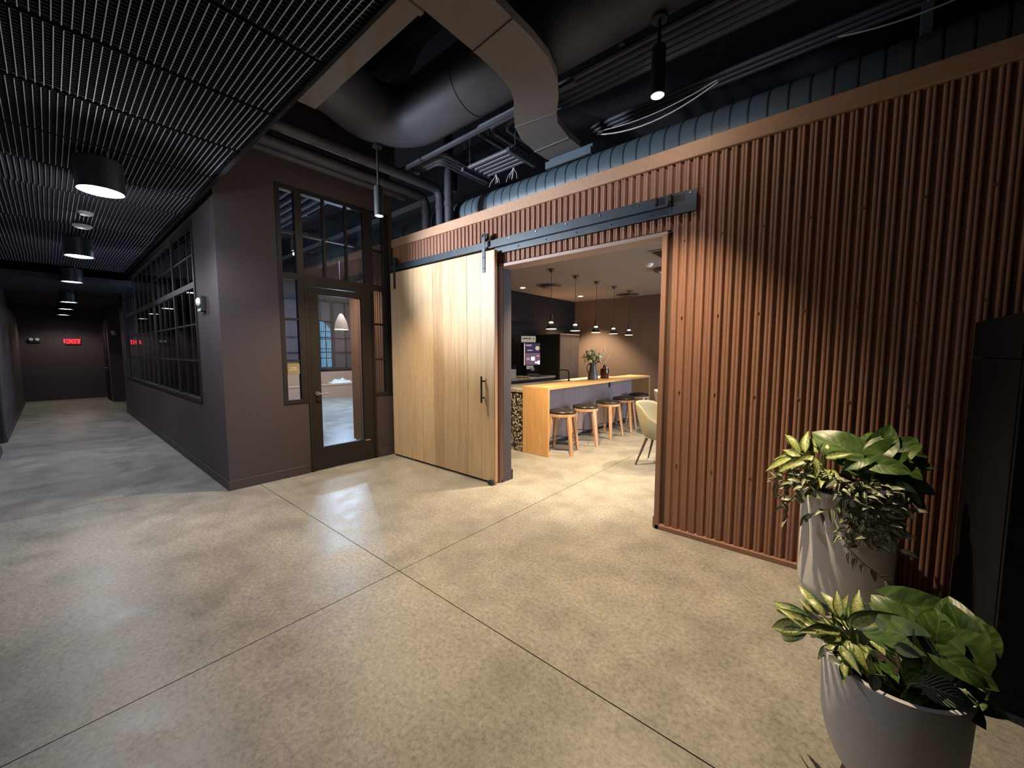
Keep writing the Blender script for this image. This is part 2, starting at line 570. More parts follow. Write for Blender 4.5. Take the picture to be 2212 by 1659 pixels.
# corridor window
w1 = struct(MB().box((-5.95, YC - 0.015, 0.88), (-12.85, YC + 0.06, 0.925)).box((-5.95, YC - 0.008, 3.03), (-12.85, YC + 0.06, 3.07))
            .box((-5.935, YC - 0.012, 0.9), (-5.985, YC + 0.06, 3.05)).box((-12.81, YC - 0.008, 0.9), (-12.85, YC + 0.06, 3.05)).build('window_1', M['frame']))
mx = [-5.985, -7.30, -9.02, -11.2, -12.81]
for x in mx[1:-1]:
    bar((x - 0.035, YC + 0.012, 0.925), (x + 0.035, YC + 0.06, 3.03)).build('mullion', M['frame'], w1)
bar((-5.985, YC + 0.008, 2.285), (-12.81, YC + 0.055, 2.355)).build('transom_bar', M['frame'], w1)
paneY = YC + 0.028
for a, b in zip(mx[:-1], mx[1:]):
    a2 = a - (0.035 if a != mx[0] else 0)
    b2 = b + (0.035 if b != mx[-1] else 0)
    nc = 3 if abs(b2 - a2) < 1.5 else 4
    cw = (a2 - b2) / nc
    for k in range(1, nc):
        x = a2 - cw * k
        bar((x - 0.010, YC + 0.023, 0.925), (x + 0.010, YC + 0.045, 2.285)).build('muntin', M['frame'], w1)
        bar((x - 0.010, YC + 0.023, 2.355), (x + 0.010, YC + 0.045, 3.03)).build('muntin', M['frame'], w1)
    for z in (1.395, 1.85, 2.69):
        bar((b2, YC + 0.0225, z - 0.010), (a2, YC + 0.043, z + 0.010)).build('muntin', M['frame'], w1)
    zr = [(0.925, 1.382), (1.408, 1.837), (1.863, 2.285), (2.355, 2.677), (2.703, 3.03)]
    for k in range(nc):
        xa = a2 - cw * k - (0.013 if k else 0)
        xb = a2 - cw * (k + 1) + (0.013 if k < nc - 1 else 0)
        for z0, z1 in zr:
            bar((xb, paneY, z0), (xa, paneY + 0.006, z1)).build('pane', M['glass'], w1)

# glazed screen round the door (x=-5): window_2
XD = -5.0
f2 = MB()
f2.box((XD + 0.012, 1.755, 0.89), (XD - 0.07, 2.03, 0.93)).box((XD + 0.012, 2.93, 0.89), (XD - 0.07, 3.20, 0.93))
f2.box((XD + 0.008, 1.755, 3.37), (XD - 0.07, 3.20, 3.42)).box((XD + 0.008, 1.755, 0.93), (XD - 0.07, 1.80, 3.37))
f2.box((XD + 0.008, 3.115, 0.93), (XD - 0.07, 3.20, 3.37))
w2 = struct(f2.build('window_2', M['frame']))
for y0, y1, z0, z1 in ((1.96, 2.035, 0.93, 3.37), (2.83, 2.945, 2.43, 3.37)):
    bar((XD + 0.006, y0, z0), (XD - 0.07, y1, z1)).build('mullion', M['frame'], w2)
bar((XD + 0.005, 1.80, 2.355), (XD - 0.068, 3.115, 2.43)).build('transom_bar', M['frame'], w2)
for y in (2.30, 2.585):
    bar((XD - 0.005, y - 0.013, 2.43), (XD - 0.05, y + 0.013, 3.37)).build('muntin', M['frame'], w2)
rows = [0.93, 1.40, 1.89, 2.355]
for y0, y1 in ((1.80, 1.96), (2.945, 3.115)):
    for z in rows[1:3] + [2.90]:
        bar((XD - 0.005, y0, z - 0.013), (XD - 0.05, y1, z + 0.013)).build('muntin', M['frame'], w2)
    for z0, z1 in list(zip(rows[:-1], rows[1:])) + [(2.43, 2.90), (2.90, 3.37)]:
        bar((XD - 0.028, y0, z0 + 0.01), (XD - 0.034, y1, z1 - 0.01)).build('pane', M['glass'], w2)
bar((XD - 0.006, 2.035, 2.887), (XD - 0.049, 2.83, 2.913)).build('muntin', M['frame'], w2)
for y0, y1 in ((2.035, 2.287), (2.313, 2.572), (2.598, 2.83)):
    for z0, z1 in ((2.43, 2.887), (2.913, 3.37)):
        bar((XD - 0.028, y0, z0), (XD - 0.034, y1, z1)).build('pane', M['glass'], w2)

# glazed door: door_1
df = MB()
df.box((XD + 0.01, 2.035, 0), (XD - 0.07, 2.07, 2.355)).box((XD + 0.01, 2.91, 0), (XD - 0.07, 2.945, 2.355)).box((XD + 0.01, 2.07, 2.30), (XD - 0.07, 2.91, 2.355))
d1 = struct(df.build('door_1', M['frame']))
lf = MB()
lf.box((XD, 2.076, 0.008), (XD - 0.045, 2.19, 2.294)).box((XD, 2.765, 0.008), (XD - 0.045, 2.904, 2.294))
lf.box((XD, 2.19, 0.008), (XD - 0.045, 2.765, 0.295)).box((XD, 2.19, 2.21), (XD - 0.045, 2.765, 2.294))
leaf = lf.build('door_leaf', M['frame'], d1)
bar((XD - 0.018, 2.19, 0.295), (XD - 0.026, 2.765, 2.21)).build('glass_pane', M['glass'], leaf)
hd = MB().tube([(XD, 2.135, 0.985), (XD + 0.012, 2.135, 0.985)], 0.027, 16).tube([(XD + 0.01, 2.135, 0.985), (XD + 0.055, 2.135, 0.985), (XD + 0.06, 2.15, 0.985), (XD + 0.06, 2.25, 0.985)], 0.009, 8)
hd.build('lever_handle', M['steel'], leaf, 40)
bar((XD + 0.001, 2.765, 0.272), (XD + 0.002, 2.84, 0.288)).build('kick_label', M['cap'], leaf)
for z in (0.25, 1.2, 2.1):
    MB().tube([(XD + 0.008, 2.907, z - 0.05), (XD + 0.008, 2.907, z + 0.05)], 0.009, 8).build('hinge', M['frame'], d1, 40)

# text helper -> flat mesh


def text_mesh(body, size, depth, m, name, parent, mw, align='CENTER'):
    cu = bpy.data.curves.new('txt', 'FONT')
    cu.body = body
    cu.size = size
    cu.extrude = depth
    cu.align_x = align
    cu.align_y = 'CENTER'
    cu.resolution_u = 3
    to = bpy.data.objects.new('txt', cu)
    C.objects.link(to)
    bpy.context.view_layer.update()
    me = bpy.data.meshes.new_from_object(to.evaluated_get(bpy.context.evaluated_depsgraph_get()))
    bpy.data.objects.remove(to)
    me.name = name
    me.materials.clear()
    me.materials.append(m)
    o = link(name, me)
    o.matrix_world = mw
    if parent is not None:
        o.parent = parent
        o.matrix_parent_inverse = Matrix.Translation(parent.location).inverted()
    return o


def frame_mw(loc, right, up):
    r = Vector(right).normalized()
    u = Vector(up).normalized()
    n = r.cross(u)
    return Matrix(((r.x, u.x, n.x, loc[0]), (r.y, u.y, n.y, loc[1]), (r.z, u.z, n.z, loc[2]), (0, 0, 0, 1)))


# room sign on the left sidelight
sg = thing('room_sign', 'small olive gold room sign on the narrow glass left of the dark door', 'sign', (XD - 0.02, 1.885, 1.305))
bar((XD - 0.027, 1.812, 1.232), (XD - 0.018, 1.95, 1.372), 0.002).build('plaque', noisy('olive_gold_plaque', (0.26, 0.22, 0.125), (0.30, 0.25, 0.145), 20, 0.6, bump=0), sg)
for tx, z in (('GAME', 1.314), ('ROOM', 1.288)):
    text_mesh(tx, 0.026, 0.0006, M['white'], 'lettering', sg, frame_mw((XD - 0.0172, 1.879, z), (0, 1, 0), (0, 0, 1)))

# ------------------------------------------------------------------ corrugated kitchen box
YW = 3.267
XL, XR = -6.29, 2.6
OX0, OX1, OZ = -2.935, -1.150, 2.445
wr = MB()
wr.box((XL, YW + 0.04, 0), (OX0, YW + 0.185, 3.05)).box((OX1, YW + 0.04, 0), (XR, YW + 0.185, 3.05)).box((OX0, YW + 0.04, OZ), (OX1, YW + 0.185, 3.05))
wr.box((XL, YW + 0.185, 0), (XL + 0.15, 9.05, 3.05)).box((XL, 8.9, 0), (XR, 9.05, 3.05)).box((XR - 0.15, YW + 0.185, 0), (XR, 9.05, 0.6)).box((XR - 0.15, YW + 0.185, 2.75), (XR, 9.05, 3.05))
wr.box((XR - 0.15, YW + 0.185, 0.6), (XR, 6.2, 2.75)).box((XR - 0.15, 8.5, 0.6), (XR, 9.05, 2.75))
wr = struct(wr.build('wall_right', M['wallin']))
P = 0.065
prof = [(0.0, 0.025), (0.07, 0.0245), (0.12, 0.019), (0.165, 0.009), (0.21, 0.0025), (0.28, 0.0), (0.40, 0.0008), (0.475, 0.0035), (0.515, 0.0058), (0.555, 0.0035), (0.62, 0.0006), (0.73, 0.0), (0.80, 0.0025), (0.845, 0.009), (0.89, 0.019), (0.94, 0.0245)]


def sheet(x0, n, z0, z1):
    mb = MB()
    pts = []
    for k in range(n):
        for u, d in prof:
            pts.append((x0 + (k + u) * P, YW + d))
    pts.append((x0 + n * P, YW + 0.026))
    v = [(x, y, z0) for x, y in pts] + [(x, y, z1) for x, y in pts]
    q = len(pts)
    mb.add(v, [(i, i + 1, q + i + 1, q + i) for i in range(q - 1)])
    return mb.build('corrugated_sheet', M['rust'], wr, True)


NS = 12
x = -1.089 - 0.0005
while x < XR - 0.2:
    sheet(x, NS, 0.035, 2.985)
    x += NS * P
x = -1.089 - P * 28
sheet(x, 14, OZ + 0.03, 2.985)
sheet(x + 14 * P, 14, OZ + 0.03, 2.985)
x0 = x
for k in range(4):
    x0 -= NS * P
    sheet(x0, NS, 0.035, 2.985)
bar((XL, YW + 0.0, 0.035), (x0, YW + 0.04, 2.985)).build('end_strip', M['rust'], wr)
# screws on the sheets, 260 mm apart in rows
sc = MB()
for zi in (0.587, 1.188, 1.783, 2.38):
    xx = -0.992
    while xx < XR - 0.2:
        sc.tube([(xx, YW - 0.004, zi), (xx, YW + 0.004, zi)], 0.007, 8)
        xx += 0.26
s_ = sc.build('screw_heads', M['screw'], wr, 40)
s_['kind'] = 'stuff'
struct(bar((-5.0, YW - 0.022, 2.978), (XR, YW + 0.05, 3.093), 0.004).build('trim_1', M['cap']))
struct(bar((XL, YW - 0.022, 2.978), (-5.16, YW + 0.05, 3.093), 0.004).build('trim_2', M['cap']))
struct(bar((OX1, YW - 0.022, 0.0), (XR, YW + 0.03, 0.036), 0.002).build('trim_3', M['rustplain']))
struct(bar((OX1 - 0.008, YW - 0.022, 0.0), (OX1 + 0.034, YW + 0.19, OZ), 0.003).build('trim_4', M['rustplain']))
struct(bar((OX0, YW - 0.012, OZ - 0.012), (OX1 + 0.034, YW + 0.19, OZ + 0.022), 0.003).build('trim_5', M['trimrust']))
struct(bar((OX0 - 0.04, YW - 0.012, 0.0), (OX0 + 0.006, YW + 0.02, OZ), 0.003).build('trim_6', M['rustplain']))
struct(bar((OX0, YW + 0.02, 0.0), (OX0 + 0.004, YW + 0.187, OZ - 0.012)).build('trim_7', M['wall']))
struct(bar((OX1 - 0.022, YW - 0.01, 0.0), (OX1 - 0.008, YW + 0.19, 0.10), 0.003).build('baseboard_opening', M['rustplain']))
struct(MB().box((OX0 - 0.0, YW + 0.02, 0), (OX0 + 0.016, YW + 0.2, 0.115)).box((-4.0, YW + 0.185, 0), (OX0 + 0.016, YW + 0.2, 0.115)).build('baseboard_jamb', M['wall']))
struct(bar((-5.13, YW - 0.02, 0.03), (-5.0, YW + 0.0, 2.978)).build('trim_8', M['rustplain']))

# kitchen interior shell
KX, KY, KZ = -5.45, 8.9, 2.80
struct(bar((KX - 0.1, YW + 0.185, 0), (KX, KY, KZ)).build('wall_kitchen_left', M['black']))
struct(bar((XL + 0.15, YW + 0.185, KZ), (XR - 0.15, KY, 2.9)).build('ceiling_kitchen', M['ceilk']))
struct(bar((XL, YW + 0.1, 3.05), (XR, 9.05, 3.06)).build('trim_roof', M['deck']))

# ------------------------------------------------------------------ sliding barn door and its track
bd = thing('sliding_barn_door', 'large pale oak plank sliding door hanging on the black rail', 'door', (-3.93, 3.18, 0.02))
px = [-4.92, -4.70, -4.49, -4.235, -3.985, -3.80, -3.58, -3.36, -3.137, -2.93]
for a, b in zip(px[:-1], px[1:]):
    dy = random.uniform(-0.0012, 0.0012)
    bar((a + 0.0007, 3.165 + dy, 0.028), (b - 0.0007, 3.207, 2.605), 0.0018).build('plank', M['oak'], bd)
bar((-2.929, 3.166, 0.028), (-2.922, 3.207, 2.605)).build('edge_band', M['oakedge'], bd)
for x in (-4.81, -3.08):
    hg = MB().box((x - 0.022, 3.155, 2.38), (x + 0.022, 3.163, 2.76))
    ho = hg.build('hanger_strap', M['rail'], bd)
    MB().tube([(x, 3.164, 2.765), (x, 3.205, 2.765)], 0.043, 20).build('roller_wheel', M['iron'], ho, 40)
    MB().tube([(x - 0.022 + 0.022 * (1 - math.cos(t)), 3.159, 2.76 + 0.03 * math.sin(t)) for t in [PI * k / 8 for k in range(9)]], 0.006, 6).build('strap_hook', M['rail'], ho)
    bl = MB()
    for z in (2.42, 2.54):
        bl.tube([(x, 3.15, z), (x, 3.157, z)], 0.009, 8)
    bl.build('bolt', M['iron'], ho, 40)
hb = MB().tube([(-3.085, 3.115, 0.93), (-3.085, 3.115, 1.23)], 0.011, 12).tube([(-3.085, 3.115, 0.985), (-3.085, 3.166, 0.985)], 0.009, 8).tube([(-3.085, 3.115, 1.175), (-3.085, 3.166, 1.175)], 0.009, 8)
hb = hb.build('pull_handle', M['iron'], bd, 40)
gd = thing('door_guide', 'small black floor guide at the foot of the sliding door', 'door guide', (-2.965, 3.17, 0))
MB().box((-3.0, 3.125, 0), (-2.93, 3.16, 0.012), bv=0.002).box((-3.0, 3.125, 0.012), (-2.93, 3.135, 0.05)).build('bracket', M['iron'], gd)
for x in (-2.985, -2.945):
    MB().tube([(x, 3.148, 0.012), (x, 3.148, 0.052)], 0.010, 10).build('roller', M['iron'], gd, 40)

rl = thing('sliding_door_track', 'long blue black steel track and plate above the kitchen opening', 'door track', (-3.0, 3.24, 2.66))
bar((-5.06, 3.212, 2.655), (-1.105, 3.236, 2.725), 0.002).build('track_bar', M['rail'], rl)
bar((-5.06, 3.193, 2.640), (-1.105, 3.236, 2.655)).build('track_lip', M['rail'], rl)
bar((-2.985, 3.238, 2.578), (-1.95, 3.245, 2.738)).build('backing_plate', M['rail'], rl)
bar((-1.949, 3.237, 2.578), (-0.905, 3.2445, 2.740)).build('backing_plate', M['rail'], rl)
for x in [-4.6, -4.1, -3.6, -2.75, -2.4, -2.05, -1.7, -1.35]:
    MB().tube([(x, 3.205, 2.703), (x, 3.213, 2.703)], 0.008, 8).build('bolt', M['steel'], rl, 40)
    if x > -3:
        MB().tube([(x + 0.1, 3.231, 2.61), (x + 0.1, 3.239, 2.61)], 0.007, 8).build('bolt', M['iron'], rl, 40)
MB().tube([(-0.95, 3.23, 2.715), (-0.95, 3.239, 2.715)], 0.008, 8).build('bolt', M['steel'], rl, 40)
bar((-1.20, 3.17, 2.665), (-1.185, 3.212, 2.718)).build('end_stop', M['iron'], rl)
bar((-1.09, 3.17, 2.665), (-1.075, 3.237, 2.718)).build('end_stop', M['iron'], rl)
MB().box((-5.055, 3.165, 2.655), (-5.03, 3.212, 2.725)).build('end_stop', M['iron'], rl)

# ------------------------------------------------------------------ lattice ceiling panels over the corridor
GZ = 3.08
JP = 0.735
gb = struct(bar((-11.42, -0.55, 3.30), (3.0, 1.10, 3.32)).build('ceiling_lattice', M['deck']))
struct(bar((-11.42, 1.085, GZ - 0.005), (3.0, 1.105, GZ + 0.05)).build('trim_9', M['black']))


def lattice(ln, wd):
    mb = MB()
    n = int(wd / 0.0333)
    for k in range(n):
        y = k * 0.0333 + 0.016
        mb.box((0.0, y - 0.002, 0.0), (ln, y + 0.002, 0.003), 0)
        mb.box((0.0, y - 0.0015, 0.003), (ln, y + 0.0015, 0.034), 1)
    m_ = int(ln / 0.030)
    for k in range(m_):
        x = (k + 0.5) * ln / m_
        mb.box((x - 0.0016, 0, 0.009), (x + 0.0016, wd, 0.030), 1)
    return mb.mesh('ceiling_panel', [M['blade'], M['bladeside']])


PL = JP - 0.038
pmA = lattice(PL, 1.62)
x = -2.26 - JP * 12
rgen = random.Random(3)
while x < 2.6:
    o = link('ceiling_panel', pmA, gb)
    o.matrix_world = Matrix.Translation((x + 0.019, -0.545 + rgen.uniform(-0.008, 0.008), GZ))
    o.parent = gb
    bar((x - 0.012, -0.55, GZ + 0.02), (x + 0.012, 1.085, GZ + 0.05)).build('cross_rail', M['black'], gb)
    x += JP
# the same lattice carries on over the lobby on the camera's left
gb2 = struct(bar((-6.2, -2.25, 3.30), (3.0, -0.56, 3.32)).build('ceiling_lobby', M['deck']))
x = -2.26 - JP * 5
while x < 2.6:
    o = link('ceiling_panel', pmA, gb2)
    o.matrix_world = Matrix.Translation((x + 0.019, -2.19, GZ))
    bar((x - 0.012, -2.24, GZ + 0.02), (x + 0.012, -0.56, GZ + 0.05)).build('cross_rail', M['black'], gb2)
    x += JP

# ------------------------------------------------------------------ corridor drum lamps
lamp_drum = mat('charcoal_lamp_metal', (0.022, 0.026, 0.033), 0.4)


def make_lamp():
    t = thing('drum_lamp', 'largest drum lamp of the corridor row, nearest the lobby', 'lamp', (0, 0, 0), 'drum lamps down the corridor')
    MB().lathe([(0.134, 0.05), (0.135, 0.02), (0.139, 0.0), (0.145, 0.004), (0.145, 0.235), (0.135, 0.245), (0.0, 0.245)], 36, caps=False).build('drum', lamp_drum, t, 40)
    MB().lathe([(0.0, 0.012), (0.134, 0.012)], 36).build('diffuser', M['bulb'], t)
    for a in (0.4, 2.5, 4.6):
        MB().tube([(0.115 * math.cos(a), 0.115 * math.sin(a), 0.24), (0.115 * math.cos(a), 0.115 * math.sin(a), 0.29)], 0.008, 8).build('hanger_pin', M['steel'], t)
    return t


l0 = make_lamp()
LP = [(-4.66, 0.352, 2.795), (-8.0, 0.345, 2.795), (-11.0, 0.355, 2.795), (-13.4, 0.355, 2.62), (-15.6, 0.35, 2.62), (-17.75, 0.345, 2.60)]
LN = ['largest drum lamp of the corridor row, nearest the lobby', 'second drum lamp down the corridor, just past the white discs', 'third drum lamp of the row, at the end of the lattice ceiling',
      'fourth drum lamp of the corridor row, under the plain ceiling', 'fifth drum lamp of the corridor row, second from the exit sign', 'farthest drum lamp of the row, washing the end wall above the exit sign']
for i, p in enumerate(LP):
    t = l0 if i == 0 else copy_tree(l0)
    t.location = p
    t['label'] = LN[i]
    pw = [150, 130, 85, 34, 28, 60][i]
    lc = NEUT if i < 3 else (1.0, 0.86, 0.74)
    light('drum_lamp_light', 'SPOT', (p[0], p[1], p[2] - 0.01), pw, lc, (p[0], p[1], 0), 0.1, 168 if i < 2 else 120 if i < 5 else 150, 0.5)
    if i == 0:
        light('wall_fill_spot', 'SPOT', (p[0] + 0.05, p[1] + 0.1, p[2] - 0.16), 1000, (0.86, 0.92, 1.0), (-3.1, 3.27, 2.72), 0.08, 60, 0.9)  # added spot, brightens the corrugated wall beyond the drum lamp's own light
    if i < 2:
        light('drum_lamp_glow', 'POINT', (p[0], p[1], p[2] - 0.06), pw * (0.16 if i == 0 else 0.08), lc, None, 0.02)

# ceiling discs between the lamps
for x, r, nm, lb, ct in ((-6.55, 0.062, 'smoke_detector', 'smaller pale blue white disc under the corridor lattice, nearer the lobby', 'smoke detector'),
                         (-7.25, 0.088, 'ceiling_speaker', 'larger flat pale disc under the lattice just before the second drum lamp', 'speaker')):
    t = thing(nm, lb, ct, (x, 0.36, GZ - 0.045))
    MB().lathe([(0.0, -0.01), (r * 0.75, -0.007), (r, 0.012), (r, 0.026), (r * 0.6, 0.035), (0.012, 0.045)], 24, (x, 0.36, GZ - 0.045)).build('cover', M['white'], t, 40)

# ------------------------------------------------------------------ corridor end: exit sign, alarms, doors
es = thing('exit_sign', 'glowing red exit sign with right arrow on the corridor end wall', 'sign', (-18.78, 0.52, 1.84))
bar((-18.8, 0.355, 1.74), (-18.76, 0.685, 1.945), 0.006).build('housing', M['iron'], es)
bar((-18.76, 0.372, 1.757), (-18.757, 0.668, 1.928)).build('face', M['redglow'], es)
text_mesh('EXIT', 0.185, 0.001, M['red'], 'lettering', es, frame_mw((-18.754, 0.495, 1.842), (0, 1, 0), (0, 0, 1)))
MB().add([(-18.755, 0.635, 1.885), (-18.755, 0.665, 1.842), (-18.755, 0.635, 1.80)], [(0, 1, 2)]).build('arrow', M['red'], es)
el = thing('emergency_light', 'black emergency light with two small heads left of the exit sign', 'emergency light', (-18.78, -0.27, 1.84))
bar((-18.8, -0.38, 1.79), (-18.74, -0.16, 1.88), 0.008).build('housing', M['iron'], el)
for y in (-0.33, -0.21):
    MB().tube([(-18.74, y, 1.90), (-18.70, y, 1.89)], [0.035, 0.045], 12).build('lamp_head', M['white'], el, 40)


def strobe(loc, axis, label):
    t = thing('alarm_strobe', label, 'fire alarm', loc, 'wall alarm strobes')
    x, y, z = loc
    if axis == 'y':
        bar((x - 0.075, y - 0.045, z - 0.085), (x + 0.075, y, z + 0.085), 0.008).build('housing', M['iron'], t)
        MB().lathe([(0.048, 0.0), (0.05, 0.012), (0.035, 0.026), (0.0, 0.03)], 20).xf(Matrix.Translation((x - 0.012, y - 0.045, z + 0.02)) @ Matrix.Rotation(PI / 2, 4, 'X')).build('lens', M['white'], t, 60)
        bar((x - 0.07, y - 0.052, z - 0.083), (x + 0.05, y - 0.045, z - 0.055), 0.002).build('lettered_strip', M['white'], t)
    else:
        bar((x, y - 0.075, z - 0.085), (x + 0.045, y + 0.075, z + 0.085), 0.008).build('housing', M['iron'], t)
        MB().lathe([(0.048, 0.0), (0.05, 0.012), (0.035, 0.026), (0.0, 0.03)], 20).xf(Matrix.Translation((x + 0.045, y - 0.03, z)) @ Matrix.Rotation(PI / 2, 4, 'Y')).build('lens', M['white'], t, 60)
        bar((x + 0.045, y - 0.07, z - 0.083), (x + 0.052, y + 0.05, z - 0.06), 0.002).build('lettered_strip', M['white'], t)
    return t


strobe((-5.58, YC, 2.045), 'y', 'black alarm strobe with round white lens on the wall near the corner')
strobe((-16.8, 1.30, 2.10), 'x', 'black alarm strobe on the far pier beyond the corridor window')
d2 = struct(bar((-9.45, -0.57, 0.0), (-9.50, -0.70, 2.32)).build('door_2', M['frame']))
bar((-9.5, -0.64, 0.01), (-10.5, -0.68, 2.30)).build('door_leaf', M['frame'], d2)
bar((-10.5, -0.57, 0.0), (-10.55, -0.70, 2.32)).build('door_jamb', M['frame'], d2)
MB().tube([(-10.4, -0.64, 1.02), (-10.4, -0.59, 1.02), (-10.28, -0.59, 1.02)], 0.01, 8).build('lever_handle', M['steel'], d2, 40)
d3 = struct(bar((-17.2, 1.15, 0.0), (-18.3, 1.16, 2.32)).build('door_3', M['frame']))
bar((-17.26, 1.142, 0.01), (-18.24, 1.15, 2.26)).build('door_leaf', M['black'], d3)
MB().tube([(-17.36, 1.142, 1.02), (-17.36, 1.09, 1.02), (-17.48, 1.09, 1.02)], 0.011, 8).build('lever_handle', M['steel'], d3, 40)

# ------------------------------------------------------------------ room behind the glass
struct(bar((-16.6, 8.0, 0), (-6.29, 8.15, 4.75)).build('wall_room', M['wallin']))
w3 = MB()
w3.box((-13.5, 4.2, 0.9), (-13.42, 8.0, 0.96)).box((-13.5, 4.2, 3.2), (-13.42, 8.0, 3.27)).box((-13.5, 4.2, 0.96), (-13.42, 4.27, 3.2))
w3 = struct(w3.build('window_3', M['frame']))
for y in (5.4, 6.35, 7.3):
    bar((-13.5, y - 0.05, 0.96), (-13.42, y + 0.05, 3.2)).build('mullion', M['frame'], w3)
for y in (4.8, 5.85, 6.8, 7.7):
    bar((-13.49, y - 0.018, 0.96), (-13.44, y + 0.018, 3.2)).build('muntin', M['frame'], w3)
for z in (1.5, 2.0, 2.55):
    bar((-13.49, 4.27, z - 0.018), (-13.44, 8.0, z + 0.018)).build('muntin', M['frame'], w3)
# arched exterior window seen through it
aw = MB()
ac = []
for k in range(13):
    t = PI * k / 12
    ac.append((5.92 + 0.42 * math.cos(t), 2.05 + 0.5 * math.sin(t)))
ac = [(6.34, 1.0)] + ac + [(5.50, 1.0)]
aw.add([(-13.50, y, z) for y, z in ac], [tuple(range(len(ac)))])
aw = struct(aw.build('window_4', M['sky']))
for y in (5.72, 5.92, 6.12):
    bar((-13.498, y - 0.012, 1.0), (-13.48, y + 0.012, 2.5)).build('muntin', M['frame'], aw)
for z in (1.3, 1.62, 1.95, 2.2):
    bar((-13.498, 5.50, z - 0.012), (-13.48, 6.34, z + 0.012)).build('muntin', M['frame'], aw)
bn = thing('bench', 'tan wooden bench along the far wall behind the glass door', 'bench', (-12.95, 5.6, 0))
bar((-12.85, 4.2, 0.0), (-13.40, 7.9, 0.40), 0.005).build('base', M['cap'], bn)
bar((-12.83, 4.2, 0.40), (-13.40, 7.9, 0.46), 0.008).build('seat', M['stool'], bn)
bar((-13.30, 4.2, 0.46), (-13.40, 7.9, 0.84), 0.008).build('backrest', M['cap'], bn)
bk = MB()
nx, ny = 18, 9
for j in range(ny):
    for i in range(nx):
        u, v = i / (nx - 1), j / (ny - 1)
        h = 0.02 + 0.16 * (math.sin(PI * u) ** 0.5) * (math.sin(PI * v) ** 0.6) * (0.7 + 0.5 * math.sin(u * 17 + v * 3) * math.sin(v * 9 + 1))
        bk.v.append((-12.9 - 0.34 * v, 6.0 + 0.75 * u, 0.462 + max(0, h - 0.02)))
for j in range(ny - 1):
    for i in range(nx - 1):
        bk.f.append((j * nx + i, j * nx + i + 1, (j + 1) * nx + i + 1, (j + 1) * nx + i))
        bk.m.append(0)
tag(bk.build('blanket', M['white'], None, True), 'crumpled white blanket lying on the bench behind the glass door', 'blanket')
pl = thing('pendant_lamp', 'tan bell pendant lamp hanging in the glazed room, seen through the door', 'lamp', (-10.2, 5.05, 2.1))
MB().lathe([(0.02, 0.42), (0.06, 0.38), (0.14, 0.2), (0.17, 0.0), (0.165, 0.0), (0.13, 0.19), (0.02, 0.36)], 24, (-10.2, 5.05, 2.1), caps=False).build('shade', M['cap'], pl, 50)
MB().tube([(-10.2, 5.05, 2.5), (-10.2, 5.05, 4.75)], 0.006, 6).build('cord', M['iron'], pl)
light('room_light', 'AREA', (-10.0, 5.2, 3.9), 330, (0.72, 0.84, 1.0), (-10.0, 5.2, 0), 2.0)
light('room_ceiling_fill', 'POINT', (-10.2, 5.05, 2.02), 230, (0.55, 0.74, 1.0), None, 0.03)  # added fill under the pendant to brighten the room's ceiling
light('room_wall_fill', 'SPOT', (-5.75, 2.45, 2.9), 110, (1.0, 0.80, 0.58), (-5.8, 3.1, 0.6), 0.05, 110, 0.8)  # added unseen spot to brighten the corrugated wall inside the room
light('room_bench_light', 'SPOT', (-11.6, 5.6, 3.6), 60, (1.0, 0.86, 0.7), (-13.2, 6.0, 0.8), 0.1, 90, 0.7)
# beams and pipes in that room, seen through the transom
for k in range(5):
    y = 2.2 + k * 1.25
    tag(bar((-13.4, y - 0.09, 4.30), (-5.3, y + 0.09, 4.745)).build('ceiling_beam', M['transom']), ['dark ceiling beam in the glazed room, nearest the transom', 'second dark beam in the glazed room ceiling', 'third dark beam in the glazed room ceiling', 'fourth dark beam in the glazed room ceiling', 'rearmost dark beam in the glazed room ceiling'][k], 'beam', 'beams in the glazed room')
t = thing('transom_conduits', 'bundle of parallel grey conduits behind the transom glass', 'conduit bundle', (-9, 2.8, 3.75))
for k in range(5):
    MB().tube([(-13.4, 2.3 + 0.13 * k, 3.75), (-5.25, 2.3 + 0.13 * k, 3.75)], 0.03, 8).build('conduit', M['transom'], t, 40)
for x in (-12, -9.5, -7):
    MB().obox((x, 2.2, 3.80), (x, 2.95, 3.80), 0.05, 0.04).build('strut_channel', M['transom'], t)
    MB().tube([(x, 2.25, 3.80), (x, 2.25, 4.75)], 0.008, 6).build('hanger_rod', M['transom'], t)

# ------------------------------------------------------------------ kitchen: bar, island, counter, pantry
BX0, BX1, BY0, BY1, BZ = -3.606, -3.143, 4.512, 8.33, 1.0
br = thing('breakfast_bar', 'golden oak waterfall bar counter with panelled front in the kitchen', 'bar counter', (-3.37, 6.4, 0))
bar((BX0, BY0, BZ - 0.036), (BX1, BY1, BZ), 0.002).build('bar_top', M['baroak'], br)
bar((BX0, BY0, 0.0), (BX1, BY0 + 0.036, BZ - 0.036), 0.002).build('end_panel', M['barend'], br)
bar((BX0, BY1 - 0.036, 0.0), (BX1, BY1, BZ - 0.036), 0.002).build('end_panel', M['barend'], br)
yy = BY0 + 0.036
nfp = 4
for k in range(nfp):
    a = yy + (BY1 - 0.072 - BY0) * k / nfp
    b = yy + (BY1 - 0.072 - BY0) * (k + 1) / nfp
    bar((BX0 + 0.05, a + 0.001, 0.06), (BX0 + 0.072, b - 0.001, BZ - 0.036)).build('front_panel', M['barfront'], br)
bar((BX0 + 0.04, yy, 0.0), (BX0 + 0.06, BY1 - 0.036, 0.06)).build('kick_plate', M['iron'], br)
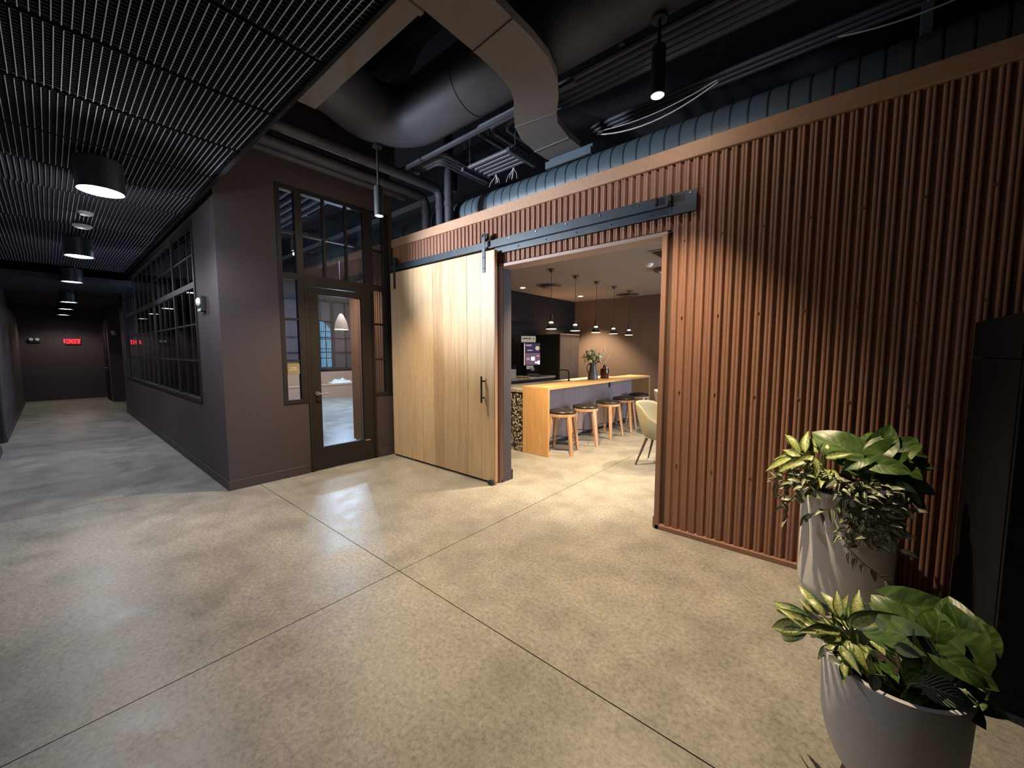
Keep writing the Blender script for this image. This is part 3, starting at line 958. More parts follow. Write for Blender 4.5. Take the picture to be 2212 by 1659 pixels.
for y in (4.78, 7.2):
    ou = bar((BX0 + 0.072, y - 0.035, 0.80), (BX0 + 0.082, y + 0.035, 0.925), 0.002).build('outlet', M['iron'], br)
    for z in (0.835, 0.885):
        bar((BX0 + 0.082, y - 0.015, z - 0.012), (BX0 + 0.084, y + 0.015, z + 0.012)).build('socket', M['frame'], ou)
isl = thing('terrazzo_island', 'black and cream speckled terrazzo island behind the oak bar', 'counter', (-3.95, 6.4, 0))
bar((BX0 - 0.74, BY0, 0.90), (BX0 - 0.003, BY1, 0.945), 0.003).build('worktop', M['terrazzolit'], isl)
bar((BX0 - 0.72, BY0 + 0.01, 0.0), (BX0 - 0.01, BY1, 0.90)).build('body', M['terrazzo'], isl)
fc = thing('tap', 'black swan neck kitchen tap rising behind the oak bar', 'tap', (-3.95, 6.35, 0.945))
pts = [(-3.95, 6.35, 0.945)] + [(-3.95, 6.35, 1.09)] + [(-3.95 - 0.08 + 0.08 * math.cos(t), 6.35, 1.11 + 0.05 * math.sin(t)) for t in [PI / 2 * k / 5 for k in range(6)]] + [(-4.12, 6.35, 1.16), (-4.17, 6.35, 1.14), (-4.18, 6.35, 1.09)]
MB().tube(pts, 0.013, 10).build('spout', M['leather'], fc, 40)
MB().lathe([(0.026, 0), (0.026, 0.02), (0.015, 0.03)], 16, (-3.95, 6.35, 0.945)).build('base', M['leather'], fc, 40)

kc = thing('kitchen_counter', 'dark cabinet run with terrazzo top along the kitchen left wall', 'counter', (-5.1, 5.6, 0))
CF = -4.85
bar((KX + 0.002, 4.4, 0.94), (CF, 7.24, 0.985), 0.003).build('worktop', M['terrazzolit'], kc)
bar((KX + 0.002, 4.4, 0.0), (CF + 0.06 - 0.1, 7.24, 0.94)).build('carcass', M['brownfloorcab'], kc)
for k in range(5):
    a = 4.41 + k * 0.566
    dr = bar((CF - 0.038, a, 0.1), (CF - 0.018, a + 0.558, 0.93), 0.002).build('cabinet_door', M['brownfloorcab'], kc)
    bar((CF - 0.018, a + 0.2, 0.88), (CF - 0.006, a + 0.36, 0.89)).build('handle', M['iron'], dr)
sp = thing('backsplash', 'dark speckled backsplash panels above the left kitchen counter', 'backsplash', (KX, 5.8, 1.5))
for k in range(2):
    bar((KX + 0.001, 4.4 + k * 1.5, 0.987), (KX + 0.012, 5.89 + k * 1.34, 2.14)).build('panel', noisy('speckled_black_stone', (0.012, 0.012, 0.012), (0.06, 0.055, 0.05), 90, 0.4, bump=0) if k == 0 else M['black'], sp)
uc = thing('upper_cabinet', 'flush black upper panels above the left kitchen counter', 'cabinet', (KX, 5.8, 2.45))
bar((KX + 0.001, 4.4, 2.16), (-5.40, 8.88, KZ - 0.002)).build('carcass', M['black'], uc)
for k in range(5):
    a = 4.41 + k * 0.895
    bar((-5.40, a, 2.162), (-5.385, a + 0.89, KZ - 0.006)).build('cabinet_door', M['black'], uc)
pn = thing('pantry_cabinet', 'tall taupe pantry cupboard in the rear left kitchen corner', 'cabinet', (-5.1, 7.8, 0))
bar((KX + 0.002, 7.30, 0.0), (-4.80, 8.12, 1.90)).build('carcass', M['brownfloorcab'], pn)  # dark carcass: shade on the cupboard's side put into its colour
for a, b in ((7.31, 7.72), (7.726, 8.115)):
    dr = bar((-4.80, a, 0.08), (-4.78, b, 1.895), 0.002).build('cabinet_door', M['pantry'], pn)
bar((KX + 0.002, 7.29, 1.90), (-4.775, 8.13, 1.912)).build('top_strip', M['cap'], pn)
# coffee kiosk with touch screen
ck = thing('coffee_machine', 'black touch screen coffee machine on the left kitchen counter', 'coffee machine', (-5.06, 6.62, 0.985))
cmw = Matrix.Translation((-5.06, 6.62, 0.985)) @ Matrix.Rotation(R(52), 4, 'Z')


def kb(name, a, b, m, bv=0.004, par=None):
    me = MB().box(a, b, 0, bv).mesh(name, m)
    o = link(name, me)
    o.matrix_world = cmw
    o.parent = ck
    o.matrix_parent_inverse = Matrix.Translation(ck.location).inverted()
    return o


scr = mat('lit_screen_panel', (0.1, 0.05, 0.08), 0.3, emit=(0.16, 0.10, 0.15), es=0.75)
scr2 = mat('lit_screen_header', (0.02, 0.02, 0.05), 0.3, emit=(0.03, 0.025, 0.075), es=0.7)
tile = mat('lit_screen_tile', (0.8, 0.85, 0.9), 0.3, emit=(0.82, 0.88, 1.0), es=0.95)
tile2 = mat('lit_screen_pink', (0.6, 0.3, 0.4), 0.3, emit=(0.40, 0.2, 0.3), es=0.7)
gold = mat('gold_badge', (0.6, 0.5, 0.3), 0.4, emit=(0.5, 0.42, 0.25), es=0.6)
kb('base', (-0.15, -0.2, 0.0), (0.15, 0.2, 0.05), M['iron'])
kb('column', (-0.13, -0.06, 0.05), (0.13, 0.2, 0.22), M['black'])
kb('spout', (-0.04, -0.13, 0.13), (0.04, -0.05, 0.19), M['steel'])
kb('drip_tray', (-0.11, -0.19, 0.05), (0.11, -0.07, 0.06), M['steel'])
kb('body', (-0.17, -0.10, 0.22), (0.17, 0.2, 0.72), M['black'])
kb('lit_edge', (-0.178, -0.118, 0.24), (-0.166, -0.10, 0.70), mat('lit_pink_strip', (0.9, 0.7, 0.6), 0.4, emit=(1.0, 0.78, 0.62), es=0.8), 0.001)
kb('screen', (-0.150, -0.112, 0.25), (0.165, -0.10, 0.50), scr, 0.002)
kb('screen_header', (-0.150, -0.112, 0.51), (0.165, -0.10, 0.70), scr2, 0.002)
for a, b, m in (((-0.03, 0.34), (0.05, 0.42), tile), ((0.055, 0.28), (0.105, 0.32), tile), ((0.11, 0.265), (0.16, 0.34), tile), ((0.09, 0.42), (0.145, 0.455), tile2), ((-0.13, 0.35), (-0.06, 0.40), tile2), ((-0.14, 0.645), (-0.02, 0.675), tile2), ((-0.11, 0.545), (0.0, 0.565), gold)):
    kb('screen_tile', (a[0], -0.1145, a[1]), (b[0], -0.112, b[1]), m, 0)
bdg = MB().tube([(0.105, -0.116, 0.60), (0.105, -0.111, 0.60)], 0.045, 20).mesh('badge', gold)
o = link('badge', bdg)
o.matrix_world = cmw
o.parent = ck
o.matrix_parent_inverse = Matrix.Translation(ck.location).inverted()
kb('tray_label', (-0.13, -0.115, 0.16), (0.02, -0.10, 0.235), M['cream'], 0.001)
cs = thing('counter_sign', 'cream card sign lying on top of the touch screen coffee machine', 'sign', (-5.06, 6.62, 1.705))
cm2 = MB().box((-0.24, -0.105, 0.722), (0.07, -0.09, 0.85), 0, 0.002).mesh('card', M['cream'])
o = link('card', cm2)
o.matrix_world = cmw
o.parent = cs
o.matrix_parent_inverse = Matrix.Translation(cs.location).inverted()
cm3 = MB().box((-0.21, -0.1062, 0.79), (-0.10, -0.105, 0.815)).box((-0.09, -0.1062, 0.79), (-0.03, -0.105, 0.815)).box((0.015, -0.1062, 0.775), (0.035, -0.105, 0.82)).mesh('print', M['darkwood'])
o = link('print', cm3)
o.matrix_world = cmw
o.parent = cs
o.matrix_parent_inverse = Matrix.Translation(cs.location).inverted()
# card stand and tray on the counter near end
st = thing('card_stand', 'clear stand with a printed card at the near end of the left counter', 'card stand', (-5.12, 6.02, 0.985))
smw = Matrix.Translation((-5.12, 6.02, 0.985)) @ Matrix.Rotation(R(48), 4, 'Z')
for nm, a, b, m in (('card', (-0.11, -0.005, 0.01), (0.11, 0.005, 0.17), M['cream']), ('holder', (-0.115, 0.006, 0.0), (0.115, 0.012, 0.28), M['glass']), ('foot', (-0.115, -0.05, 0.0), (0.115, 0.05, 0.008), M['white'])):
    o = link(nm, MB().box(a, b).mesh(nm, m))
    o.matrix_world = smw
    o.parent = st
    o.matrix_parent_inverse = Matrix.Translation(st.location).inverted()
tr = thing('wooden_tray', 'round pale wooden tray on the terrazzo counter by the card stand', 'tray', (-5.00, 6.24, 0.985))
MB().lathe([(0.02, 0.0), (0.15, 0.0), (0.165, 0.012), (0.16, 0.022), (0.15, 0.014), (0.02, 0.012)], 28, (-5.00, 6.24, 0.986)).build('dish', M['stool'], tr, 40)

# ------------------------------------------------------------------ bar stools


def make_stool():
    t = thing('bar_stool', 'x', 'stool', (0, 0, 0), 'bar stools along the oak bar')
    MB().lathe([(0.02, 0.592), (0.19, 0.592), (0.207, 0.602), (0.209, 0.617), (0.192, 0.635), (0.12, 0.650), (0.0, 0.655)], 36).build('seat_cushion', M['leather'], t, 70)
    MB().lathe([(0.03, 0.548), (0.197, 0.548), (0.206, 0.553), (0.206, 0.587), (0.2, 0.592), (0.03, 0.592)], 36).build('seat_ring', M['stool'], t, 40)
    for k in range(4):
        a = PI / 4 + k * PI / 2
        c, s = math.cos(a), math.sin(a)
        lg = MB()
        p0 = Vector((c * 0.186, s * 0.186, 0.588))
        p1 = Vector((c * 0.275, s * 0.275, 0.0))
        d = (p1 - p0)
        tn = Vector((-s, c, 0))
        rd = Vector((c, s, 0))
        v = []
        for p, wv in ((p0, 0.029), (p0 + d * 0.2, 0.029), (p1, 0.0195)):
            for i, j in ((-1, -1), (1, -1), (1, 1), (-1, 1)):
                v.append(p + tn * wv * i + rd * wv * 0.8 * j)
        lg.add(v, [(3, 2, 1, 0), (8, 9, 10, 11)] + [(q * 4 + i, q * 4 + (i + 1) % 4, q * 4 + 4 + (i + 1) % 4, q * 4 + 4 + i) for q in range(2) for i in range(4)])
        lg.build('leg', M['stool'], t)
    q = 0.247
    for k in range(4):
        a = PI / 4 + k * PI / 2
        b = a + PI / 2
        z = 0.19
        MB().tube([(math.cos(a) * q, math.sin(a) * q, z), (math.cos(b) * q, math.sin(b) * q, z)], 0.006, 8).build('footrest_rod', M['iron'], t, 40)
    return t


stool = make_stool()
SP = [(-3.165, 4.92, 62), (-3.175, 5.62, 72), (-3.15, 6.38, 38), (-3.18, 7.10, 55), (-3.22, 7.92, 50)]
SL = ['nearest black topped oak stool, by the end panel of the bar', 'second black topped oak stool from the near end of the bar', 'middle one of the five black topped oak stools', 'fourth black topped oak stool, partly behind the olive chair', 'farthest black topped oak stool, by the far end panel of the bar']
for i, (x, y, a) in enumerate(SP):
    t = stool if i == 0 else copy_tree(stool)
    t.location = (x, y, 0.002)
    t.rotation_euler = (0, 0, R(a - 45))
    t['label'] = SL[i]

# ------------------------------------------------------------------ shell chairs


def make_chair(fab, label, group, loc, rz):
    t = thing('shell_chair', label, 'chair', (0, 0, 0), group)
    nu, nv = 26, 10
    out, inn = [], []

    def H(th):   # rim height, th=0 is the back
        a = abs(th) / PI
        if a < 0.30:
            return 0.84 - 0.02 * (a / 0.30) ** 2
        if a < 0.52:
            u = (a - 0.30) / 0.22
            u = u * u * (3 - 2 * u)
            return 0.82 - 0.185 * u
        u = min(1, (a - 0.52) / 0.25)
        u = u * u * (3 - 2 * u)
        return 0.635 - 0.175 * u
    mb = MB()
    for i in range(nu):
        th = -0.86 * PI + 1.72 * PI * i / (nu - 1)
        for j in range(nv):
            v = j / (nv - 1)
            r = 0.13 + 0.165 * (v ** 0.55) + (0.03 if abs(th) < 0.5 * PI else 0.0) * v
            z = 0.36 + (H(th) - 0.36) * (v ** 1.5)
            mb.v.append((-r * math.cos(th) * 0.98, r * math.sin(th), z))
    for i in range(nu - 1):
        for j in range(nv - 1):
            mb.f.append((i * nv + j, (i + 1) * nv + j, (i + 1) * nv + j + 1, i * nv + j + 1))
            mb.m.append(0)
    sh = mb.build('shell', fab, t, True)
    sm = sh.modifiers.new('solid', 'SOLIDIFY')
    sm.thickness = 0.026
    sm.offset = 0
    ss = sh.modifiers.new('sub', 'SUBSURF')
    ss.levels = ss.render_levels = 1
    MB().lathe([(0.02, 0.35), (0.15, 0.352), (0.20, 0.39), (0.235, 0.42), (0.235, 0.445), (0.20, 0.462), (0.0, 0.468)], 32).build('seat_cushion', fab, t, 60)
    for sx, sy in ((-1, -1), (-1, 1), (1, -1), (1, 1)):
        MB().tube([(sx * 0.13, sy * 0.13, 0.36), (sx * 0.235, sy * 0.225, 0.0)], [0.019, 0.010], 12).build('leg', M['darkwood'], t, 40)
    t.location = loc
    t.rotation_euler = (0, 0, rz)
    return t


make_chair(M['olive'], 'olive fabric shell chair with dark legs, cut off by the opening', 'shell chairs in the kitchen', (-1.80, 5.19, 0.002), 0.0)
make_chair(M['cream'], 'cream shell chair farther in, only its back edge showing', 'shell chairs in the kitchen', (-2.22, 7.0, 0.002), R(15))

# ------------------------------------------------------------------ vases on the bar
jg = thing('metal_jug', 'dark metal jug holding white flowers on the oak bar', 'jug', (-3.46, 6.38, BZ))
jp = [(r * 1.12, z * 1.1) for r, z in [(0.02, 0.001), (0.075, 0.001), (0.083, 0.006), (0.076, 0.06), (0.06, 0.15), (0.050, 0.22), (0.052, 0.25), (0.064, 0.285), (0.060, 0.285), (0.048, 0.25), (0.02, 0.2)]]
MB().lathe(jp, 24, (-3.46, 6.38, BZ), caps=False).build('body', noisy('pewter', (0.075, 0.08, 0.085), (0.11, 0.115, 0.125), 20, 0.42, 0.5, bump=0), jg, 50)
hp = [Vector((-3.46, 6.38, BZ)) + Vector((-0.66 * r, -0.55 * r, z)) for r, z in ((0.062, 0.285), (0.105, 0.28), (0.13, 0.22), (0.115, 0.15), (0.078, 0.11))]
MB().tube(hp, 0.008, 8).build('handle', M['iron'], jg, 40)
fw = thing('white_flowers', 'bunch of white and pale green flowers in the metal jug', 'flowers', (-3.46, 6.38, BZ + 0.2))
rg = random.Random(11)
stem_m = mat('dark_green_stem', (0.045, 0.07, 0.02), 0.6)
pet = noisy('cream_petals', (0.60, 0.60, 0.36), (0.70, 0.70, 0.52), 40, 0.7, bump=0)
grn = noisy('sage_leaf', (0.10, 0.15, 0.07), (0.17, 0.22, 0.11), 30, 0.6, bump=0)
stm = MB()
blm = MB().lathe([(0.004, -0.006), (0.020, 0.0), (0.029, 0.012), (0.020, 0.02), (0.006, 0.016)], 9).mesh('bloom', pet, True)
lfm = MB()
lfm.add([(0, 0, 0), (0.018, 0.03, 0.004), (-0.018, 0.03, 0.004), (0, 0.07, -0.006)], [(0, 1, 3, 2)])
lfm = lfm.mesh('leaf', grn)
base = Vector((-3.46, 6.38, BZ + 0.29))
for k in range(46):
    a = rg.uniform(0, 2 * PI)
    el_ = rg.uniform(0.15, 1.45)
    ln = rg.uniform(0.12, 0.27)
    d = Vector((math.cos(a) * math.cos(el_), math.sin(a) * math.cos(el_), math.sin(el_)))
    p = base + d * ln
    stm.tube([base - Vector((0, 0, 0.05)), base + d * ln * 0.5 + Vector((0, 0, 0.01)), p], 0.0018, 5, cap=False)
    if k % 3 != 2:
        for q in range(2 if k % 2 else 1):
            o = link('bloom', blm)
            o.matrix_world = Matrix.Translation(p + Vector((rg.uniform(-.02, .02), rg.uniform(-.02, .02), rg.uniform(-.015, .02)))) @ d.to_track_quat('Z', 'Y').to_matrix().to_4x4() @ Matrix.Scale(rg.uniform(0.8, 1.25), 4)
            o.parent = fw
            o.matrix_parent_inverse = Matrix.Translation(fw.location).inverted()
    for q in range(3):
        o = link('leaf', lfm)
        dd = (d + Vector((rg.uniform(-.8, .8), rg.uniform(-.8, .8), rg.uniform(-.5, .5)))).normalized()
        o.matrix_world = Matrix.Translation(base + d * ln * rg.uniform(0.3, 0.95)) @ dd.to_track_quat('Y', 'Z').to_matrix().to_4x4()
        o.parent = fw
        o.matrix_parent_inverse = Matrix.Translation(fw.location).inverted()
stm.build('stems', stem_m, fw)
bt = thing('brown_bottle', 'brown glass bottle vase beside the metal jug on the oak bar', 'vase', (-3.47, 6.86, BZ))
MB().lathe([(0.02, 0.001), (0.078, 0.001), (0.083, 0.01), (0.083, 0.15), (0.075, 0.185), (0.035, 0.205), (0.028, 0.215), (0.028, 0.245), (0.033, 0.248), (0.033, 0.258), (0.022, 0.258)], 28, (-3.47, 6.86, BZ)).build('body', mat('brown_glass', (0.085, 0.016, 0.008), 0.08, spec=0.8), bt, 50)
pg = thing('dried_plumes', 'pale dried grass plumes standing in the brown bottle', 'dried grass', (-3.47, 6.86, BZ + 0.24))
plm = noisy('straw_plume', (0.60, 0.44, 0.25), (0.74, 0.58, 0.37), 80, 0.9, bump=0.2)
for k, (rx, h) in enumerate(((-0.09, 0.30), (0.0, 0.36), (0.13, 0.27), (0.10, 0.20), (-0.04, 0.22))):
    b0 = Vector((-3.47, 6.86, BZ + 0.2))
    rt = Vector((0.76, 0.65, 0))
    tip = b0 + rt * rx + Vector((0, 0, h + 0.06))
    mid_ = b0 + rt * rx * 0.3 + Vector((0, 0, (h + 0.06) * 0.55))
    MB().tube([b0, mid_, mid_.lerp(tip, 0.3) + Vector((0, 0, 0.006)), mid_.lerp(tip, 0.65) + Vector((0, 0, 0.008)), tip], [0.002, 0.006, 0.016, 0.013, 0.002], 7).build('plume', plm, pg, 60)

# ------------------------------------------------------------------ kitchen pendants and ceiling fittings
def make_kp():
    t = thing('kitchen_pendant', 'x', 'lamp', (0, 0, 0), 'small black pendants over the bar')
    MB().lathe([(0.06, KZ), (0.06, KZ - 0.012), (0.036, KZ - 0.016), (0.034, KZ - 0.05), (0.006, KZ - 0.052)][::-1], 24).build('canopy', M['darkwood'], t, 40)
    MB().tube([(0, 0, KZ - 0.05), (0, 0, 2.02)], 0.0035, 6).build('cord', M['iron'], t)
    MB().lathe([(0.008, 2.10), (0.016, 2.09), (0.018, 2.0), (0.014, 1.995)][::-1], 16).build('socket', M['iron'], t, 40)
    MB().tube([(0.02, 0, 1.985), (0.02, 0, 2.09)], 0.004, 6).build('side_pin', M['steel'], t)
    MB().lathe([(0.004, 1.957), (0.028, 1.957), (0.04, 1.967), (0.028, 1.982), (0.010, 1.986)], 20).build('glass_collar', M['rimglow'], t, 60)
    MB().lathe([(0.080, 1.874), (0.082, 1.870), (0.086, 1.875), (0.03, 1.955), (0.012, 1.96)], 28, caps=False).build('shade', M['iron'], t, 40)
    MB().lathe([(0.0, 1.867), (0.081, 1.865), (0.084, 1.870)], 28, caps=False).build('diffuser', M['rimglow'], t)
    return t


kp = make_kp()
KPL = ['nearest black cone pendant over the oak bar', 'second black cone pendant over the oak bar', 'middle black cone pendant over the oak bar, against the lit wall', 'fourth black cone pendant over the oak bar', 'farthest black cone pendant over the oak bar']
for i, y in enumerate((5.17, 5.88, 6.60, 7.30, 8.02)):
    t = kp if i == 0 else copy_tree(kp)
    t.location = (-3.555 + 0.012 * i, y, 0)
    t['label'] = KPL[i]
    if i % 2 == 0:
        light('pendant_light', 'POINT', (-3.54, y, 1.82), 5, WARM, None, 0.04)
for x, y, l in ((-4.42, 6.36, 'round stepped ceiling diffuser behind the nearest pendant cord'), (-3.75, 8.45, 'round stepped ceiling diffuser behind the farthest pendant cord')):
    t = thing('ceiling_diffuser', l, 'air diffuser', (x, y, KZ - 0.05), 'round kitchen air diffusers')
    MB().lathe([(0.20, -0.012), (0.235, -0.018), (0.25, -0.004), (0.235, 0.0)], 36, (x, y, KZ), caps=False).build('outer_ring', M['pantry'], t, 40)
    MB().lathe([(0.0, -0.048), (0.15, -0.048), (0.165, -0.04), (0.15, -0.03), (0.0, -0.025)], 36, (x, y, KZ)).build('inner_disc', M['pantry'], t, 40)
    MB().lathe([(0.02, -0.03), (0.02, 0.0)], 10, (x, y, KZ)).build('stem', M['darkwood'], t)
for x, y, l in ((-5.0, 6.25, 'recessed kitchen downlight left of the nearest pendant'), (-4.72, 8.05, 'recessed kitchen downlight near the rear corner'), (-2.5, 3.85, 'added unseen downlight above the kitchen entrance'), (-1.3, 6.6, 'added unseen downlight above the kitchen aisle'), (-1.4, 8.3, 'added unseen downlight beyond the far end of the bar')):  # last three are out of view, added to light the kitchen
    t = thing('downlight', l, 'lamp', (x, y, KZ), 'kitchen downlights')
    MB().lathe([(0.048, -0.004), (0.049, -0.008), (0.060, -0.009), (0.064, -0.001)], 24, (x, y, KZ), caps=False).build('trim_ring', M['white'], t, 40)
    MB().lathe([(0.0, -0.005), (0.05, -0.005)], 24, (x, y, KZ)).build('lens', M['warmbulb'], t)
light('downlight_1', 'SPOT', (-5.0, 6.25, KZ - 0.02), 35, WARM, (-5.0, 6.25, 0), 0.04, 100, 0.7)
light('downlight_2', 'SPOT', (-4.72, 8.05, KZ - 0.02), 900, WARM, (-4.68, 8.15, 0), 0.04, 98, 0.5)
light('entrance_fill', 'SPOT', (-2.5, 3.85, KZ - 0.02), 900, WARM, (-2.75, 4.45, 0), 0.05, 98, 0.9)  # added out of view, lights the bar end and entrance floor
light('aisle_fill', 'SPOT', (-1.5, 6.2, KZ - 0.02), 520, WARM, (-2.0, 5.9, 0), 0.05, 96, 0.8)  # added out of view, brightens the aisle
light('far_end_fill', 'SPOT', (-1.4, 8.3, KZ - 0.02), 40, WARM, (-1.6, 8.2, 0), 0.05, 90, 0.6)  # added out of view, faint light past the bar
t = thing('smoke_detector', 'white domed smoke detector on the kitchen ceiling', 'smoke detector', (-2.25, 5.80, KZ))
MB().lathe([(0.0, -0.045), (0.035, -0.042), (0.055, -0.02), (0.06, 0.0)], 24, (-2.25, 5.80, KZ)).build('cover', M['white'], t, 50)
t = thing('air_cassette', 'dark round ceiling fitting with two pale blue vanes at the opening edge', 'air diffuser', (-2.16, 6.28, KZ))
MB().lathe([(0.12, -0.05), (0.17, -0.045), (0.19, -0.02), (0.195, 0.0)], 28, (-2.16, 6.28, KZ)).build('housing', M['darkwood'], t, 40)
for k, dx in enumerate((-0.09, 0.02)):
    MB().box((-2.16 + dx, 6.18, KZ - 0.062), (-2.16 + dx + 0.09, 6.36, KZ - 0.05), 0, 0.004).build('vane', mat('pale_blue_vane', (0.55, 0.78, 0.85), 0.4), t)
t = thing('return_grille', 'dark rectangular ceiling grille just inside the kitchen opening', 'air grille', (-1.7, 5.3, KZ))
bar((-1.98, 5.06, KZ - 0.012), (-1.4, 5.56, KZ), 0.003).build('grille_frame', M['ceilk'], t)
for k in range(12):
    bar((-1.95, 5.10 + k * 0.037, KZ - 0.02), (-1.43, 5.12 + k * 0.037, KZ - 0.012)).build('louvre', M['iron'], t)

# ------------------------------------------------------------------ upper services above the hall
# flat S-shaped duct
LE = [(-2.08, 0.9), (-2.08, 1.65), (-2.085, 2.05), (-2.10, 2.30), (-2.14, 2.51), (-2.225, 2.66), (-2.33, 2.78), (-2.45, 2.94), (-2.54, 3.14), (-2.58, 3.42), (-2.585, 3.655)]
RE = [(-1.70, 0.9), (-1.70, 1.65), (-1.70, 2.02), (-1.70, 2.22), (-1.72, 2.44), (-1.79, 2.66), (-1.91, 2.86), (-2.03, 3.01), (-2.11, 3.15), (-2.16, 3.42), (-2.165, 3.655)]
dz0, dz1 = 3.60, 3.66
mb = MB()
q = len(LE)
V = [(x, y, dz0) for x, y in LE] + [(x, y, dz0) for x, y in RE] + [(x, y, dz1) for x, y in LE] + [(x, y, dz1) for x, y in RE]
F = []
for i in range(q - 1):
    F += [(i, i + 1, q + i + 1, q + i), (2 * q + i, 3 * q + i, 3 * q + i + 1, 2 * q + i + 1), (i, 2 * q + i, 2 * q + i + 1, i + 1), (q + i, q + i + 1, 3 * q + i + 1, 3 * q + i)]
F += [(0, q, 3 * q, 2 * q), (q - 1, 3 * q - 1, 4 * q - 1, 2 * q - 1)][0:1] + [(q - 1, 2 * q - 1, 4 * q - 1, 3 * q - 1)]
mb.add(V, F)
sd = thing('flat_duct', 'umber painted flat S shaped air duct across the black ceiling', 'air duct', (-2.0, 2.3, dz0))
mb.build('duct_body', M['duct'], sd)
for i in (2, 7, 9):
    a, b = Vector((*LE[i], dz0 - 0.004)), Vector((*RE[i], dz0 - 0.004))
    MB().obox(a, b, 0.012, 0.010).build('seam_flange', M['duct'], sd)
bh = thing('branch_duct', 'dark flat branch duct between the lattice ceiling and the S shaped duct', 'air duct', (-2.8, 1.3, 3.6))
bar((-3.6, 0.95, 3.60), (-2.085, 1.62, 3.66)).build('duct_body', M['duct'], bh)
MB().box((-2.13, 0.94, 3.594), (-2.09, 1.63, 3.666)).build('seam_flange', M['duct'], bh)
pb = thing('slot_diffuser', 'blue grey slot diffuser box at the end of the flat duct', 'air diffuser', (-2.28, 3.72, 3.47))
MB().box((-2.56, 3.66, 3.515), (-2.03, 3.80, 3.60)).build('plenum_box', M['bluesteel'], pb)
MB().box((-2.57, 3.60, 3.478), (-2.02, 3.64, 3.55)).build('front_lip', M['bluesteel'], pb)
MB().box((-2.50, 3.594, 3.468), (-2.06, 3.606, 3.478)).build('slot_blade', M['iron'], pb)
# big round elbow
bd_ = thing('round_duct', 'large dark round duct bending beside the lattice ceiling', 'air duct', (-3.8, 2.6, 3.975))
pts = [(-3.42, 0.95, 3.975), (-3.55, 1.45, 3.975), (-3.72, 1.9, 3.975), (-3.82, 2.13, 3.975)]
for k in range(9):
    t = PI - PI / 2 * k / 8
    pts.append((-3.40 + 0.44 * math.cos(t), 2.23 + 0.43 * math.sin(t), 3.975))
pts += [(-2.6, 2.66, 3.975), (0.8, 2.65, 3.975)]
MB().tube(pts, 0.28, 24).build('duct_body', M['pipe'], bd_, 40)
for p_, ax in (((-2.75, 2.66, 3.975), 'x'), ((-0.6, 2.652, 3.975), 'x')):
    MB().tube([(p_[0] - 0.02, p_[1], p_[2]), (p_[0] + 0.02, p_[1], p_[2])], 0.286, 24).build('seam_band', M['pipe'], bd_, 40)
# spiral duct lying on the kitchen roof
sp = thing('spiral_duct', 'blue grey spiral duct lying along the top of the corrugated wall', 'air duct', (-2.5, 3.75, 3.28))
sy, sz, sr = 3.74, 3.285, 0.215
MB().tube([(-5.28, sy, sz - 0.02), (-5.20, sy, sz), (-4.30, sy, sz)], [sr * 0.75, sr * 0.9, sr * 0.9], 28).build('reducer', M['bluesteel'], sp, 40)
MB().tube([(-4.3, sy, sz), (2.4, sy, sz)], sr, 28).build('duct_body', M['bluesteel'], sp, 40)
x = -4.02
while x < 2.2:
    MB().tube([(x - 0.005, sy, sz), (x + 0.005, sy, sz)], sr + 0.005, 28).build('spiral_seam', M['rail'], sp, 40)
    x += 0.125
MB().tube([(-4.06, sy, sz), (-4.03, sy, sz)], sr + 0.012, 28).build('collar', M['bluesteel'], sp, 40)
for x in (-4.9, -3.0, -0.6):
    MB().box((x - 0.03, sy - 0.15, 3.06), (x + 0.03, sy + 0.15, 3.085)).build('saddle', M['iron'], sp)
# painted pipes rising behind the trim
for i, (x, yr) in enumerate(((-4.42, 0.95), (-4.12, 0.95), (-3.945, None))):
    r = 0.058
    pts = [(x, 3.42, 3.065), (x, 3.42, 3.45)]
    if yr is not None:
        for k in range(1, 6):
            t = PI / 2 * k / 5
            pts.append((x, 3.42 - 0.10 * (1 - math.cos(t)), 3.45 + 0.13 * math.sin(t) + (0.03 if i else 0.0)))
        pts += [(x, 2.6, pts[-1][2]), (x, yr, pts[-1][2])]
    else:
        pts += [(x, 3.42, 4.75)]
    t_ = thing('painted_pipe', ['leftmost charcoal pipe rising behind the top board and bending forward', 'middle charcoal pipe rising behind the top board and bending forward', 'rightmost charcoal pipe rising straight up behind the top board'][i], 'pipe', (x, 3.42, 3.06), 'charcoal pipes over the sliding door')
    MB().tube(pts, r, 14).build('pipe_run', M['pipe'], t_, 40)
    MB().tube([(x, 3.42, 3.36), (x, 3.42, 3.42)], r + 0.008, 14).build('coupling', M['pipe'], t_, 40)
# lower twin pipe by the door wall
t = thing('thin_pipe', 'thin charcoal pipe running beside the bent pipes toward the lattice', 'pipe', (-4.62, 2.0, 3.58))
MB().tube([(-4.62, 0.95, 3.58), (-4.62, 3.22, 3.58)], 0.045, 12).build('pipe_run', M['pipe'], t, 40)
for y in (1.6, 2.85):
    MB().tube([(-4.62, y, 3.62), (-4.62, y, 4.75)], 0.006, 6).build('hanger_rod', M['pipe'], t)
# cross strut
t = thing('cross_strut', 'straight grey strut crossing under the big round duct', 'strut', (-3.2, 2.85, 3.72))
MB().obox((-4.70, 2.85, 3.665), (-1.75, 2.85, 3.665), 0.04, 0.03).build('channel', M['pipe'], t)
for x in (-4.45, -4.3):
    MB().tube([(x, 2.85, 3.675), (x, 2.85, 4.75)], 0.006, 6).build('hanger_rod', M['pipe'], t)
# conduit bundles clamped to their struts
def bundle(name, label, loc):
    return thing(name, label, 'conduit bundle', loc)


